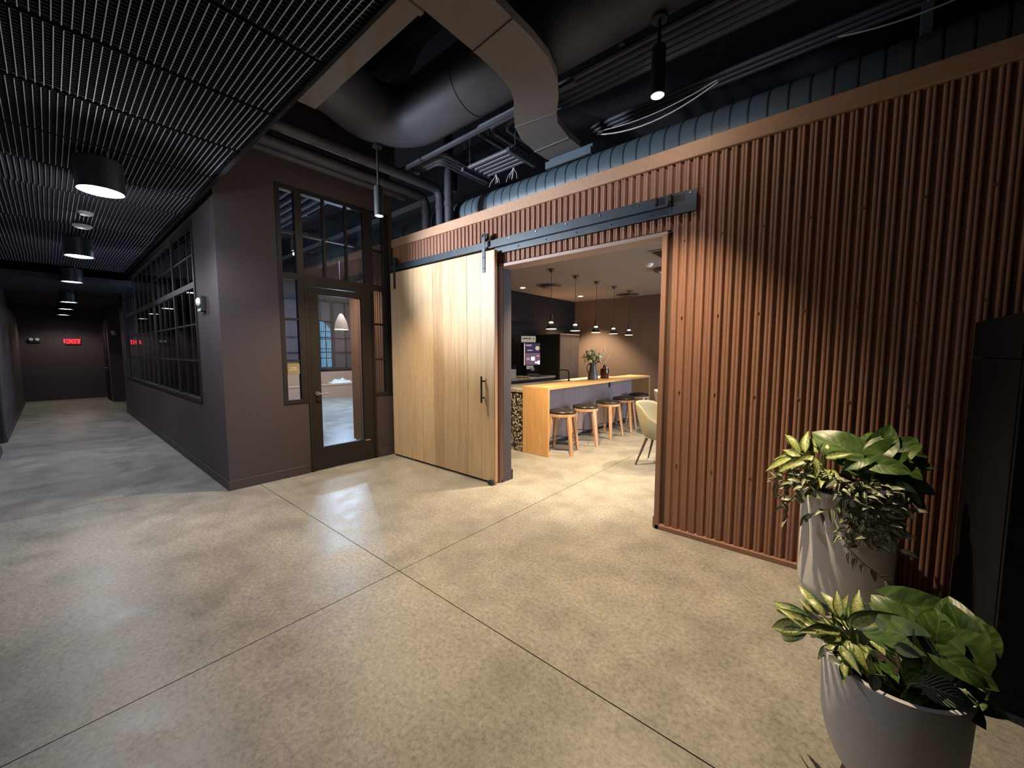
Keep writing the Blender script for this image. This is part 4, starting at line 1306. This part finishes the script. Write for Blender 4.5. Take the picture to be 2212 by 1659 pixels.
bt1 = bundle('bent_conduits', 'bundle of bent grey conduits turning beside the flat duct', (-2.0, 3.0, 3.82))
for k in range(5):
    y = 2.99 + 0.07 * k
    xb = -3.05 + 0.14 * k
    pts = [(0.6, y, 3.80), (xb + 0.12, y, 3.80)]
    for j in range(1, 6):
        t = PI / 2 * j / 5
        pts.append((xb + 0.12 - 0.12 * math.sin(t), y + 0.12 * (1 - math.cos(t)), 3.80))
    pts.append((xb, 3.75, 3.80))
    MB().tube(pts, 0.024, 8).build('conduit', M['pipe'], bt1, 40)
for x in (-1.4, -0.2):
    MB().obox((x, 2.93, 3.845), (x, 3.33, 3.845), 0.04, 0.04).build('strut_channel', M['pipe'], bt1)
    MB().tube([(x, 2.95, 3.84), (x, 2.95, 4.75)], 0.006, 6).build('hanger_rod', M['pipe'], bt1)
bt2 = bundle('curved_conduits', 'short bundle of curved grey conduits behind the cross strut', (-3.8, 3.4, 3.72))
for k in range(4):
    x = -3.75 + 0.06 * k
    pts = [(x, 3.90, 3.74)]
    for j in range(0, 6):
        t = PI / 2 * j / 5
        pts.append((x - 0.1 * (1 - math.cos(t)), 3.22 - 0.05 * k - 0.1 * math.sin(t), 3.74))
    pts += [(x - 0.5, 3.12 - 0.05 * k, 3.74)]
    MB().tube(pts, 0.026, 8).build('conduit', M['pipe'], bt2, 40)
MB().obox((-3.85, 3.45, 3.785), (-3.50, 3.45, 3.785), 0.04, 0.04).build('strut_channel', M['pipe'], bt2)
MB().tube([(-3.68, 3.45, 3.78), (-3.68, 3.45, 4.75)], 0.006, 6).build('hanger_rod', M['pipe'], bt2)
# tray of straight tubes above the spiral duct
ct = thing('conduit_rack', 'rack of straight grey tubes above the spiral duct by the flat duct', 'conduit rack', (-2.9, 3.4, 3.6))
for k in range(5):
    MB().tube([(-3.36, 3.22 + 0.07 * k, 3.60), (-2.68, 3.22 + 0.07 * k, 3.60)], 0.024, 8).build('tube', M['pipe'], ct, 40)
MB().obox((-3.40, 3.15, 3.565), (-3.40, 3.60, 3.565), 0.04, 0.04).build('strut_channel', M['pipe'], ct)
MB().obox((-2.72, 3.15, 3.565), (-2.72, 3.60, 3.565), 0.04, 0.04).build('strut_channel', M['pipe'], ct)
for x, y in ((-3.40, 3.27), (-3.40, 3.58), (-2.72, 3.27), (-2.72, 3.58)):
    MB().tube([(x, y, 3.56), (x, y, 4.75)], 0.006, 6).build('hanger_rod', M['pipe'], ct)
rw = random.Random(5)
for bx, lb in ((-3.22, 'left tuft of loose pale wires hanging from the conduit rack'), (-2.95, 'right tuft of loose pale wires hanging from the conduit rack')):
    t = thing('loose_wires', lb, 'wires', (bx, 3.52, 3.58), 'wire tufts over the spiral duct')
    for k in range(5):
        dx = rw.uniform(-0.09, 0.09)
        MB().tube([(bx, 3.52, 3.585), (bx + dx * 0.3, 3.51, 3.54), (bx + dx * 0.8, 3.50, 3.50), (bx + dx, 3.49, 3.45 + rw.uniform(-0.02, 0.02))], 0.0032, 5).build('wire', M['cable'], t)
# long straight conduits overhead to the right
for nm, lb, y0, n, xa in (('long_conduits', 'long straight conduit bundle on the black ceiling right of the flat duct', 3.36, 4, -2.05), ('rear_conduits', 'dim straight conduit bundle on the ceiling above the spiral duct', 4.06, 3, -2.3)):
    t = bundle(nm, lb, (0, y0, 4.0))
    for k in range(n):
        MB().tube([(xa, y0 + 0.072 * k, 4.0), (3.5, y0 + 0.072 * k, 4.0)], 0.022, 8).build('conduit', M['pipe'], t, 40)
    for x in (-1.55, 0.3, 2.2):
        MB().obox((x, y0 - 0.05, 4.04), (x, y0 + 0.072 * n, 4.04), 0.04, 0.04).build('strut_channel', M['pipe'], t)
        MB().tube([(x, y0 - 0.03, 4.04), (x, y0 - 0.03, 4.75)], 0.006, 6).build('hanger_rod', M['pipe'], t)
for k, (y, z) in enumerate(((1.9, 4.50), (2.1, 4.50), (1.45, 4.50))):
    tag(MB().tube([(-5.0, y, z), (3.5, y, z)], 0.03 if k < 2 else 0.06, 10).build('ceiling_pipe', M['pipe'], None, 40), ['first of two thin pipes high behind the flat duct', 'second of two thin pipes high behind the flat duct', 'thick high pipe between the lattice and the flat duct'][k], 'pipe')
for k in range(5):
    y = 1.3 + 0.62 * k
    tag(bar((-4.98, y - 0.07, 4.57), (4.0, y + 0.07, 4.745)).build('joist', M['deck']), ['black ceiling joist nearest the lattice', 'second black ceiling joist from the lattice', 'third black ceiling joist from the lattice', 'fourth black ceiling joist from the lattice', 'black ceiling joist over the corrugated wall'][k], 'joist', 'black ceiling joists')
# sagging cables
for i, (a, b, sag, lb) in enumerate((((-2.02, 3.72, 3.70), (-0.89, 3.66, 3.70), 0.10, 'pale cable sagging below the bright spotlight'),
                                 ((-2.02, 3.69, 3.715), (-0.89, 3.63, 3.70), 0.06, 'thinner pale cable sagging just above its twin by the spotlight'),
                                 ((-0.14, 3.70, 3.70), (0.60, 3.76, 3.70), 0.04, 'pale cable at the upper right over the corrugated wall'))):
    a, b = Vector(a), Vector(b)
    pts = [a.lerp(b, k / 12) - Vector((0, 0, sag * 4 * (k / 12) * (1 - k / 12))) for k in range(13)]
    tag(MB().tube(pts, 0.006 if i != 1 else 0.004, 6).build('sagging_cable', M['cable'], None, 40), lb, 'cable', 'sagging ceiling cables')
t = thing('hanger_bracket', 'small pale hanger plate on the cable at the upper right', 'bracket', (0.30, 3.74, 3.68))
bar((0.27, 3.735, 3.50), (0.33, 3.745, 3.72), 0.003).build('plate', M['bluesteel'], t)
MB().tube([(0.30, 3.74, 3.72), (0.30, 3.74, 4.75)], 0.005, 6).build('hanger_rod', M['cable'], t)


# hanging cylinder spotlights
def cyl_spot(loc, top, r, label, power, tgt, ang):
    x, y, z = loc
    t = thing('cylinder_spotlight', label, 'lamp', loc, 'hanging cylinder spotlights')
    MB().lathe([(r * 0.9, 0.03), (r * 0.92, 0.0), (r, 0.003), (r, 0.30), (r * 0.9, 0.31), (0.0, 0.31)], 24, loc, caps=False).build('cylinder', M['iron'], t, 40)
    MB().lathe([(0.0, 0.012), (r * 0.9, 0.008)], 24, loc).build('lens', M['warmbulb'], t)
    MB().tube([(x, y, z + 0.31), (x, y, top)], 0.012, 8).build('stem', M['iron'], t)
    MB().lathe([(0.05, 0.0), (0.05, 0.02)], 20, (x, y, top - 0.02)).build('canopy', M['iron'], t, 40)
    light('cylinder_spot_light', 'SPOT', (x, y, z - 0.005), power, WARM, tgt, 0.016, ang, 1.0)
    light('cylinder_spot_spill', 'POINT', (x, y, z - 0.04), 8, (1.0, 0.84, 0.66), None, 0.02)
    return t


cyl_spot((-1.03, 2.72, 3.20), 3.69, 0.045, 'brightly glaring cylinder spotlight under the black ceiling', 640, (-1.08, 2.4, 0), 86)
cyl_spot((-3.90, 2.39, 2.965), 3.69, 0.046, 'cylinder spotlight hanging in front of the door transom', 400, (-4.0, 2.02, 0), 104)
# added dim fill from behind the camera, no lamp there
light('lobby_fill', 'AREA', (-2.4, -1.9, 2.9), 4, (1.0, 0.82, 0.68), (-2.0, 1.2, 0.4), 0.8)

# ------------------------------------------------------------------ black upright appliance cabinet at the right
kx, ky0, ky1, kz = 0.54, 2.44, 3.235, 1.66
bc = thing('upright_cabinet', 'tall black upright cabinet against the corrugated wall at far right', 'cabinet', (1.0, 2.85, 0))
bar((kx, ky0 + 0.03, 0.04), (1.45, ky1, kz - 0.19)).build('body', M['black'], bc)
bar((kx, ky0 + 0.03, kz - 0.185), (1.45, ky1, kz)).build('top_section', M['black'], bc)
bar((kx + 0.03, ky0 + 0.05, 0.0), (1.42, ky1 - 0.03, 0.04)).build('plinth', M['iron'], bc)
for a, b in ((kx + 0.004, 0.99), (0.996, 1.446)):
    dr = bar((a, ky0 + 0.005, 0.05), (b, ky0 + 0.03, kz - 0.195), 0.001).build('cabinet_door', M['black'], bc)
    xx = b - 0.05 if a < 0.9 else a + 0.05
    MB().tube([(xx, ky0 - 0.02, 0.8), (xx, ky0 - 0.02, 1.1)], 0.008, 8).tube([(xx, ky0 - 0.02, 0.82), (xx, ky0 + 0.006, 0.82)], 0.006, 6).tube([(xx, ky0 - 0.02, 1.08), (xx, ky0 + 0.006, 1.08)], 0.006, 6).build('handle', M['iron'], dr, 40)

# ------------------------------------------------------------------ planters and plants
P1 = Vector((0.07, 2.99, 0.0))
R1, H1 = 0.222, 0.70
P2 = Vector((0.185, 1.77, 0.0))
R2, H2 = 0.187, 0.45


def planter(c, r, h, label, taper=0.0, rb=0.09, vs=1.15):
    t = thing('planter', label, 'planter', tuple(c), 'grey white planters')
    pr = [(r - rb - 0.02, 0.02)]
    for k in range(13):
        a = -PI / 2 + PI / 2 * k / 12
        pr.append((r - taper - rb + rb * math.cos(a), 0.02 + rb * vs + rb * vs * math.sin(a)))
    pr += [(r, h - 0.006), (r - 0.003, h), (r - 0.019, h), (r - 0.022, h - 0.006), (r - 0.024, h - 0.09)]
    MB().lathe(pr, 64, c, caps=False).build('pot', M['pot'], t, 60)
    MB().lathe([(r - rb - 0.035, 0.0), (r - rb - 0.035, 0.022)], 40, c).build('plinth', M['iron'], t, 40)
    MB().lathe([(0.0, h - 0.045), (r * 0.5, h - 0.04), (r - 0.0225, h - 0.055)], 40, c).build('soil', M['soil'], t, 60)
    return t


planter(P1, R1, H1, 'taller grey white planter against the corrugated wall', 0.004)
planter(P2, R2, H2, 'lower grey white planter nearest the camera at bottom right', 0.004, 0.125, 2.1)


def leaf_mesh(name, L, W, shape, m, curl, fold, nv=9, nu=5, wave=0.0):
    mb = MB()
    for j in range(nv):
        v = j / (nv - 1)
        if shape == 'heart':
            wd = W * (math.sin(PI * min(1, (v + 0.10) / 1.10) ** 0.62) ** 0.75) if 0 < v < 1 else (W * 0.55 if v == 0 else 0.0)
        elif shape == 'lance':
            wd = W * (math.sin(PI * v ** 0.72) ** 0.9) * (1 - 0.35 * v ** 3) if 0 < v < 1 else 0.0
        else:
            wd = W * (math.sin(PI * v ** 0.72) ** 0.8) if 0 < v < 1 else 0.0
        ang = curl * v
        y = L * (math.sin(ang) / curl if curl else v)
        z = -L * ((1 - math.cos(ang)) / curl if curl else 0)
        for i in range(nu):
            u = i / (nu - 1)
            s = (u - 0.5) * 2
            yy_ = y - (0.18 * W * (abs(s) ** 1.3) * (1 - v) ** 3 * 3 if shape == 'heart' else 0)
            mb.v.append((s * wd / 2, yy_, z + fold * abs(s) * wd / 2 + wave * math.sin(v * 11 + s * 2) * abs(s) * wd))
            mb.uv[len(mb.v) - 1] = (u, v)
    for j in range(nv - 1):
        for i in range(nu - 1):
            mb.f.append((j * nu + i, j * nu + i + 1, (j + 1) * nu + i + 1, (j + 1) * nu + i))
            mb.m.append(0)
    return mb.mesh(name, m, True)


LMagl = leaf_mat('mottled_leaf', (0.075, 0.135, 0.03), (0.52, 0.56, 0.21), 'mottle')
LMpot = leaf_mat('streaked_heart_leaf', (0.040, 0.095, 0.020), (0.15, 0.25, 0.055), 'streak')
LMtra = leaf_mat('striped_small_leaf', (0.06, 0.09, 0.04), (0.62, 0.63, 0.46), 'stripe')
LMmar = leaf_mat('herringbone_leaf', (0.025, 0.055, 0.025), (0.34, 0.40, 0.30), 'herring')
AG = [leaf_mesh('aglaonema_leaf', 0.19, 0.062, 'lance', LMagl, c, f, wave=0.04) for c, f in ((0.9, 0.35), (1.4, 0.25), (0.5, 0.45))]
PO = [leaf_mesh('pothos_leaf', 0.17, 0.135, 'heart', LMpot, c, f, 10, 7, 0.03) for c, f in ((0.7, 0.22), (1.2, 0.15), (0.4, 0.3))]
TR = [leaf_mesh('trailing_leaf', 0.052, 0.021, 'oval', LMtra, c, f, 6, 5) for c, f in ((0.8, 0.4), (1.2, 0.3), (0.3, 0.5))]
MA = [leaf_mesh('striped_leaf', 0.12, 0.075, 'oval', LMmar, c, f, 9, 5) for c, f in ((0.8, 0.2), (0.5, 0.3))]


def put_leaf(root, me, p, d, up=(0, 0, 1), sc=1.0, roll=0.0):
    d = Vector(d).normalized()
    u = Vector(up)
    x = d.cross(u)
    if x.length < 1e-3:
        x = Vector((1, 0, 0))
    x.normalize()
    z = x.cross(d)
    mw = Matrix(((x.x, d.x, z.x, p[0]), (x.y, d.y, z.y, p[1]), (x.z, d.z, z.z, p[2]), (0, 0, 0, 1)))
    o = link('leaf', me)
    o.matrix_world = mw @ Matrix.Rotation(roll, 4, 'Y') @ Matrix.Scale(sc, 4)
    o.parent = root
    o.matrix_parent_inverse = Matrix.Translation(root.location).inverted()
    return o


# leaf placements (stalk end x, y, z, tip x, y, z) round each planter
AG2 = [(-0.001, 1.8, 0.52, -0.067, 1.83, 0.584), (0.049, 1.78, 0.535, 0.009, 1.8, 0.612), (-0.033, 1.8, 0.475, -0.138, 1.84, 0.49), (-0.039, 1.77, 0.474, -0.16, 1.78, 0.421), (0.078, 1.8, 0.523, 0.075, 1.84, 0.588), (-0.036, 1.86, 0.487, -0.071, 1.88, 0.51), (0.072, 1.74, 0.554, 0.143, 1.7, 0.632), (0.018, 1.74, 0.528, -0.029, 1.7, 0.494), (0.044, 1.68, 0.501, 0.08, 1.62, 0.494), (0.08, 1.68, 0.519, 0.117, 1.63, 0.49), (0.042, 1.66, 0.475, 0.078, 1.61, 0.473), (0.046, 1.72, 0.525, -0.002, 1.68, 0.538), (0.088, 1.82, 0.526, 0.104, 1.86, 0.571), (-0.016, 1.76, 0.476, -0.088, 1.8, 0.48), (0.034, 1.82, 0.481, 0.052, 1.86, 0.553), (0.028, 1.72, 0.487, -0.017, 1.7, 0.534)]
PO2 = [(0.205, 1.76, 0.599, 0.134, 1.8, 0.66), (0.261, 1.68, 0.626, 0.281, 1.73, 0.715), (0.336, 1.75, 0.599, 0.308, 1.8, 0.691), (0.194, 1.68, 0.601, 0.085, 1.72, 0.592), (0.265, 1.68, 0.614, 0.229, 1.62, 0.514), (0.294, 1.66, 0.593, 0.362, 1.62, 0.588), (0.23, 1.84, 0.637, 0.335, 1.84, 0.67), (0.352, 1.78, 0.581, 0.403, 1.8, 0.666), (0.265, 1.86, 0.587, 0.219, 1.9, 0.644), (0.312, 1.88, 0.58, 0.284, 1.92, 0.647), (0.21, 1.72, 0.535, 0.174, 1.74, 0.567), (0.33, 1.72, 0.566, 0.274, 1.68, 0.594), (0.374, 1.84, 0.607, 0.38, 1.88, 0.652)]
MA2 = [(0.128, 1.6, 0.497, 0.133, 1.575, 0.453), (0.019, 1.63, 0.477, 0.044, 1.6, 0.491), (0.224, 1.62, 0.511, 0.334, 1.6, 0.534), (0.169, 1.62, 0.601, 0.221, 1.6, 0.608)]
AG1 = [(-0.166, 2.9, 0.883, -0.22, 2.93, 0.998), (-0.149, 2.93, 0.88, -0.142, 2.96, 1.008), (-0.199, 2.86, 0.862, -0.317, 2.83, 0.796), (-0.188, 2.89, 0.858, -0.295, 2.9, 0.853), (-0.108, 2.84, 0.875, -0.183, 2.8, 0.828), (-0.09, 2.82, 0.893, -0.065, 2.77, 0.825), (-0.065, 2.9, 0.893, -0.041, 2.93, 0.981), (-0.04, 2.86, 0.887, 0.029, 2.84, 0.939), (-0.114, 2.95, 0.889, -0.094, 2.99, 1.002), (-0.157, 2.87, 0.875, -0.245, 2.89, 0.915), (-0.078, 2.93, 0.899, -0.154, 2.95, 0.961), (-0.13, 2.82, 0.868, -0.239, 2.78, 0.818), (-0.114, 2.97, 0.877, -0.208, 3.02, 0.932)]
PO1 = [(0.085, 2.92, 0.914, -0.067, 2.96, 1.025), (0.165, 2.96, 0.927, 0.132, 3.0, 1.068), (0.191, 2.98, 0.935, 0.222, 3.02, 1.062), (0.235, 2.94, 0.915, 0.325, 2.97, 1.032), (0.214, 2.88, 0.959, 0.101, 2.81, 0.867), (0.217, 2.9, 0.924, 0.337, 2.84, 0.876), (0.3, 2.96, 0.916, 0.377, 2.93, 0.903), (0.301, 2.9, 0.813, 0.399, 2.86, 0.809), (0.271, 2.86, 0.776, 0.335, 2.8, 0.736), (0.266, 3.02, 0.911, 0.377, 3.04, 0.954), (0.058, 2.98, 0.92, 0.014, 3.04, 1.016), (0.181, 2.84, 0.899, 0.287, 2.8, 0.896), (0.12, 2.86, 0.919, 0.048, 2.8, 0.876), (0.14, 3.02, 0.948, 0.077, 3.08, 1.018), (0.262, 2.93, 0.86, 0.36, 2.9, 0.826)]


def plant(name, label, cat, root, lst, metas, L0, stem_mat, fill=(), up=(0.05, -0.72, 0.68), wj=0.25, big=1.1, more=0):
    t = thing(name, label, cat, tuple(root))
    rr_ = random.Random(len(label))
    st_ = MB()
    rt = Vector(root)
    rj = random.Random(len(label) + 3)
    lst = list(lst) + [tuple(v + rj.uniform(-0.024, 0.024) for v in q) for q in lst[:more]]
    for k, q in enumerate(lst):
        b0, tp_ = Vector(q[:3]), Vector(q[3:])
        d = tp_ - b0
        u = Vector(up) + Vector((rr_.uniform(-wj, wj), rr_.uniform(-.1, .1), rr_.uniform(-wj, wj)))
        put_leaf(t, metas[k % len(metas)], b0, d, u, d.length / L0 * big, rr_.uniform(-0.2, 0.2))
        r0 = rt + Vector((rr_.uniform(-.03, .03), rr_.uniform(-.03, .03), 0))
        m_ = r0.lerp(b0, 0.55) + Vector((0, 0, 0.02))
        st_.tube([r0, m_, b0], [0.0035, 0.003, 0.0022], 6, cap=False)
    for k in range(fill[0] if fill else 0):      # low inner leaves that hide the soil
        a = R(rr_.uniform(fill[1], fill[2]))
        rad = rr_.uniform(0.02, fill[3])
        b0 = rt + Vector((math.cos(a) * rad, math.sin(a) * rad * 0.8, rr_.uniform(0.03, fill[4])))
        d = Vector((math.cos(a), math.sin(a) * 0.8 - 0.3, rr_.uniform(-0.3, 0.5)))
        put_leaf(t, metas[k % len(metas)], b0, d, (rr_.uniform(-.3, .3), -0.5, 0.8), rr_.uniform(0.55, 0.85) * fill[5], rr_.uniform(-0.3, 0.3))
        st_.tube([rt, b0], [0.003, 0.002], 6, cap=False)
    st_.build('stems', stem_mat, t)
    return t


stemg = mat('pale_green_stem', (0.16, 0.22, 0.07), 0.5)
b1 = P1 + Vector((-0.11, -0.08, H1 - 0.045))
plant('aglaonema_plant', 'pale mottled aglaonema at the left of the taller planter', 'plant', b1, AG1, AG, 0.19, stemg, (16, 110, 330, 0.10, 0.17, 0.95), big=1.25, more=13)
b2 = P1 + Vector((0.09, 0.02, H1 - 0.045))
plant('pothos_plant', 'large green heart leaved pothos filling the right of the taller planter', 'plant', b2, PO1, PO, 0.17, stemg, (20, -160, 100, 0.13, 0.17, 0.85), big=1.15, more=9)
b3 = P2 + Vector((-0.09, 0.0, H2 - 0.045))
plant('aglaonema_plant', 'pale mottled aglaonema at the left of the lower planter', 'plant', b3, AG2, AG, 0.19, stemg, (16, 110, 330, 0.07, 0.11, 0.62), big=1.4, more=16)
b4 = P2 + Vector((0.06, 0.02, H2 - 0.045))
plant('pothos_plant', 'broad green heart leaved pothos filling the right of the lower planter', 'plant', b4, PO2, PO, 0.17, stemg, (24, -170, 120, 0.10, 0.12, 0.72), big=1.2, more=7)
b5 = P2 + Vector((0.02, -0.09, H2 - 0.045))
plant('striped_plant', 'small herringbone striped plant at the front rim of the lower planter', 'plant', b5, MA2, MA, 0.12, stemg, big=1.05)

# trailing plant over the front of the taller planter
tp = thing('trailing_plant', 'trailing plant with small striped leaves spilling over the taller planter', 'plant', tuple(P1 + Vector((0.0, -0.12, H1 - 0.04))))
FY = P1.y - R1
strands = [
    [(-0.06, 2.93, 0.72), (-0.12, 2.84, 0.80), (-0.19, 2.76, 0.72), (-0.225, 2.73, 0.63), (-0.19, 2.72, 0.54)],
    [(-0.06, 2.90, 0.72), (-0.10, 2.80, 0.79), (-0.15, 2.74, 0.74), (-0.17, 2.72, 0.66)],
    [(-0.04, 2.95, 0.72), (-0.16, 2.86, 0.83), (-0.23, 2.80, 0.77), (-0.27, 2.77, 0.70)],
    [(-0.02, 2.90, 0.72), (-0.07, 2.77, 0.77), (-0.10, 2.73, 0.70)],
    [(0.05, 2.88, 0.72), (0.06, 2.76, 0.76), (0.03, 2.73, 0.68), (-0.04, 2.72, 0.62), (-0.115, 2.73, 0.57)],
    [(0.03, 2.88, 0.72), (0.06, 2.76, 0.78), (0.10, 2.73, 0.68), (0.13, 2.72, 0.57), (0.12, 2.73, 0.47)],
    [(0.06, 2.88, 0.72), (0.12, 2.76, 0.78), (0.17, 2.74, 0.68), (0.20, 2.74, 0.56), (0.17, 2.74, 0.50)],
    [(0.10, 2.90, 0.72), (0.18, 2.78, 0.79), (0.24, 2.77, 0.70), (0.265, 2.78, 0.58)],
    [(0.08, 2.88, 0.72), (0.11, 2.75, 0.75), (0.10, 2.735, 0.60), (0.07, 2.735, 0.47), (0.13, 2.735, 0.39), (0.22, 2.73, 0.33), (0.30, 2.72, 0.28), (0.36, 2.71, 0.24)],
    [(0.12, 2.90, 0.72), (0.22, 2.80, 0.80), (0.30, 2.80, 0.76), (0.31, 2.80, 0.66)],
    [(0.02, 2.88, 0.72), (0.02, 2.75, 0.80), (0.05, 2.72, 0.72), (0.08, 2.72, 0.60), (0.06, 2.73, 0.52)],
    [(0.12, 2.88, 0.72), (0.15, 2.75, 0.77), (0.22, 2.74, 0.64), (0.24, 2.75, 0.52)],
]
tst = MB()
rt_ = random.Random(4)
extra = []
for sd_ in (strands[1], strands[2], strands[5], strands[6], strands[7], strands[9], strands[10], strands[11]):
    extra.append([(p[0] + rt_.uniform(-.035, .035) * (k > 0), p[1] - rt_.uniform(0, .015), p[2] + rt_.uniform(-.04, .03) * (k > 0)) for k, p in enumerate(sd_)])
strands += extra
for sI, sd_ in enumerate(strands):
    pv = [Vector(p) for p in sd_]
    dense = []
    for k in range(len(pv) - 1):     # Catmull-Rom
        p0, p1, p2, p3 = pv[max(0, k - 1)], pv[k], pv[k + 1], pv[min(len(pv) - 1, k + 2)]
        for j in range(6):
            t = j / 6
            dense.append(0.5 * ((2 * p1) + (p2 - p0) * t + (2 * p0 - 5 * p1 + 4 * p2 - p3) * t * t + (3 * p1 - p0 - 3 * p2 + p3) * t ** 3))
    dense.append(pv[-1])
    tst.tube(dense, 0.0022, 5, cap=False)
    acc = 0.0
    step = 0.020 if sI != 8 else 0.027
    for k in range(1, len(dense)):
        seg = dense[k] - dense[k - 1]
        acc += seg.length
        if acc >= step:
            acc = 0
            d = seg.normalized()
            side = d.cross(Vector((0, 1, 0)))
            if side.length < 0.1:
                side = Vector((1, 0, 0))
            side.normalize()
            sg_ = 1 if rt_.random() < 0.5 else -1
            ld = d * rt_.uniform(0.1, 0.9) + side * sg_ * rt_.uniform(0.4, 1.0) + Vector((rt_.uniform(-.25, .25), -rt_.uniform(0.05, 0.7), rt_.uniform(-0.1, 0.45)))
            put_leaf(tp, TR[rt_.randrange(3)], dense[k] + Vector((0, -0.004, 0)), ld, (rt_.uniform(-.6, .1), -0.40, 0.85), rt_.uniform(1.0, 1.6), rt_.uniform(-0.6, 0.6))
tst.build('stems', mat('purple_green_stem', (0.09, 0.06, 0.035), 0.5), tp)

bpy.context.view_layer.update()
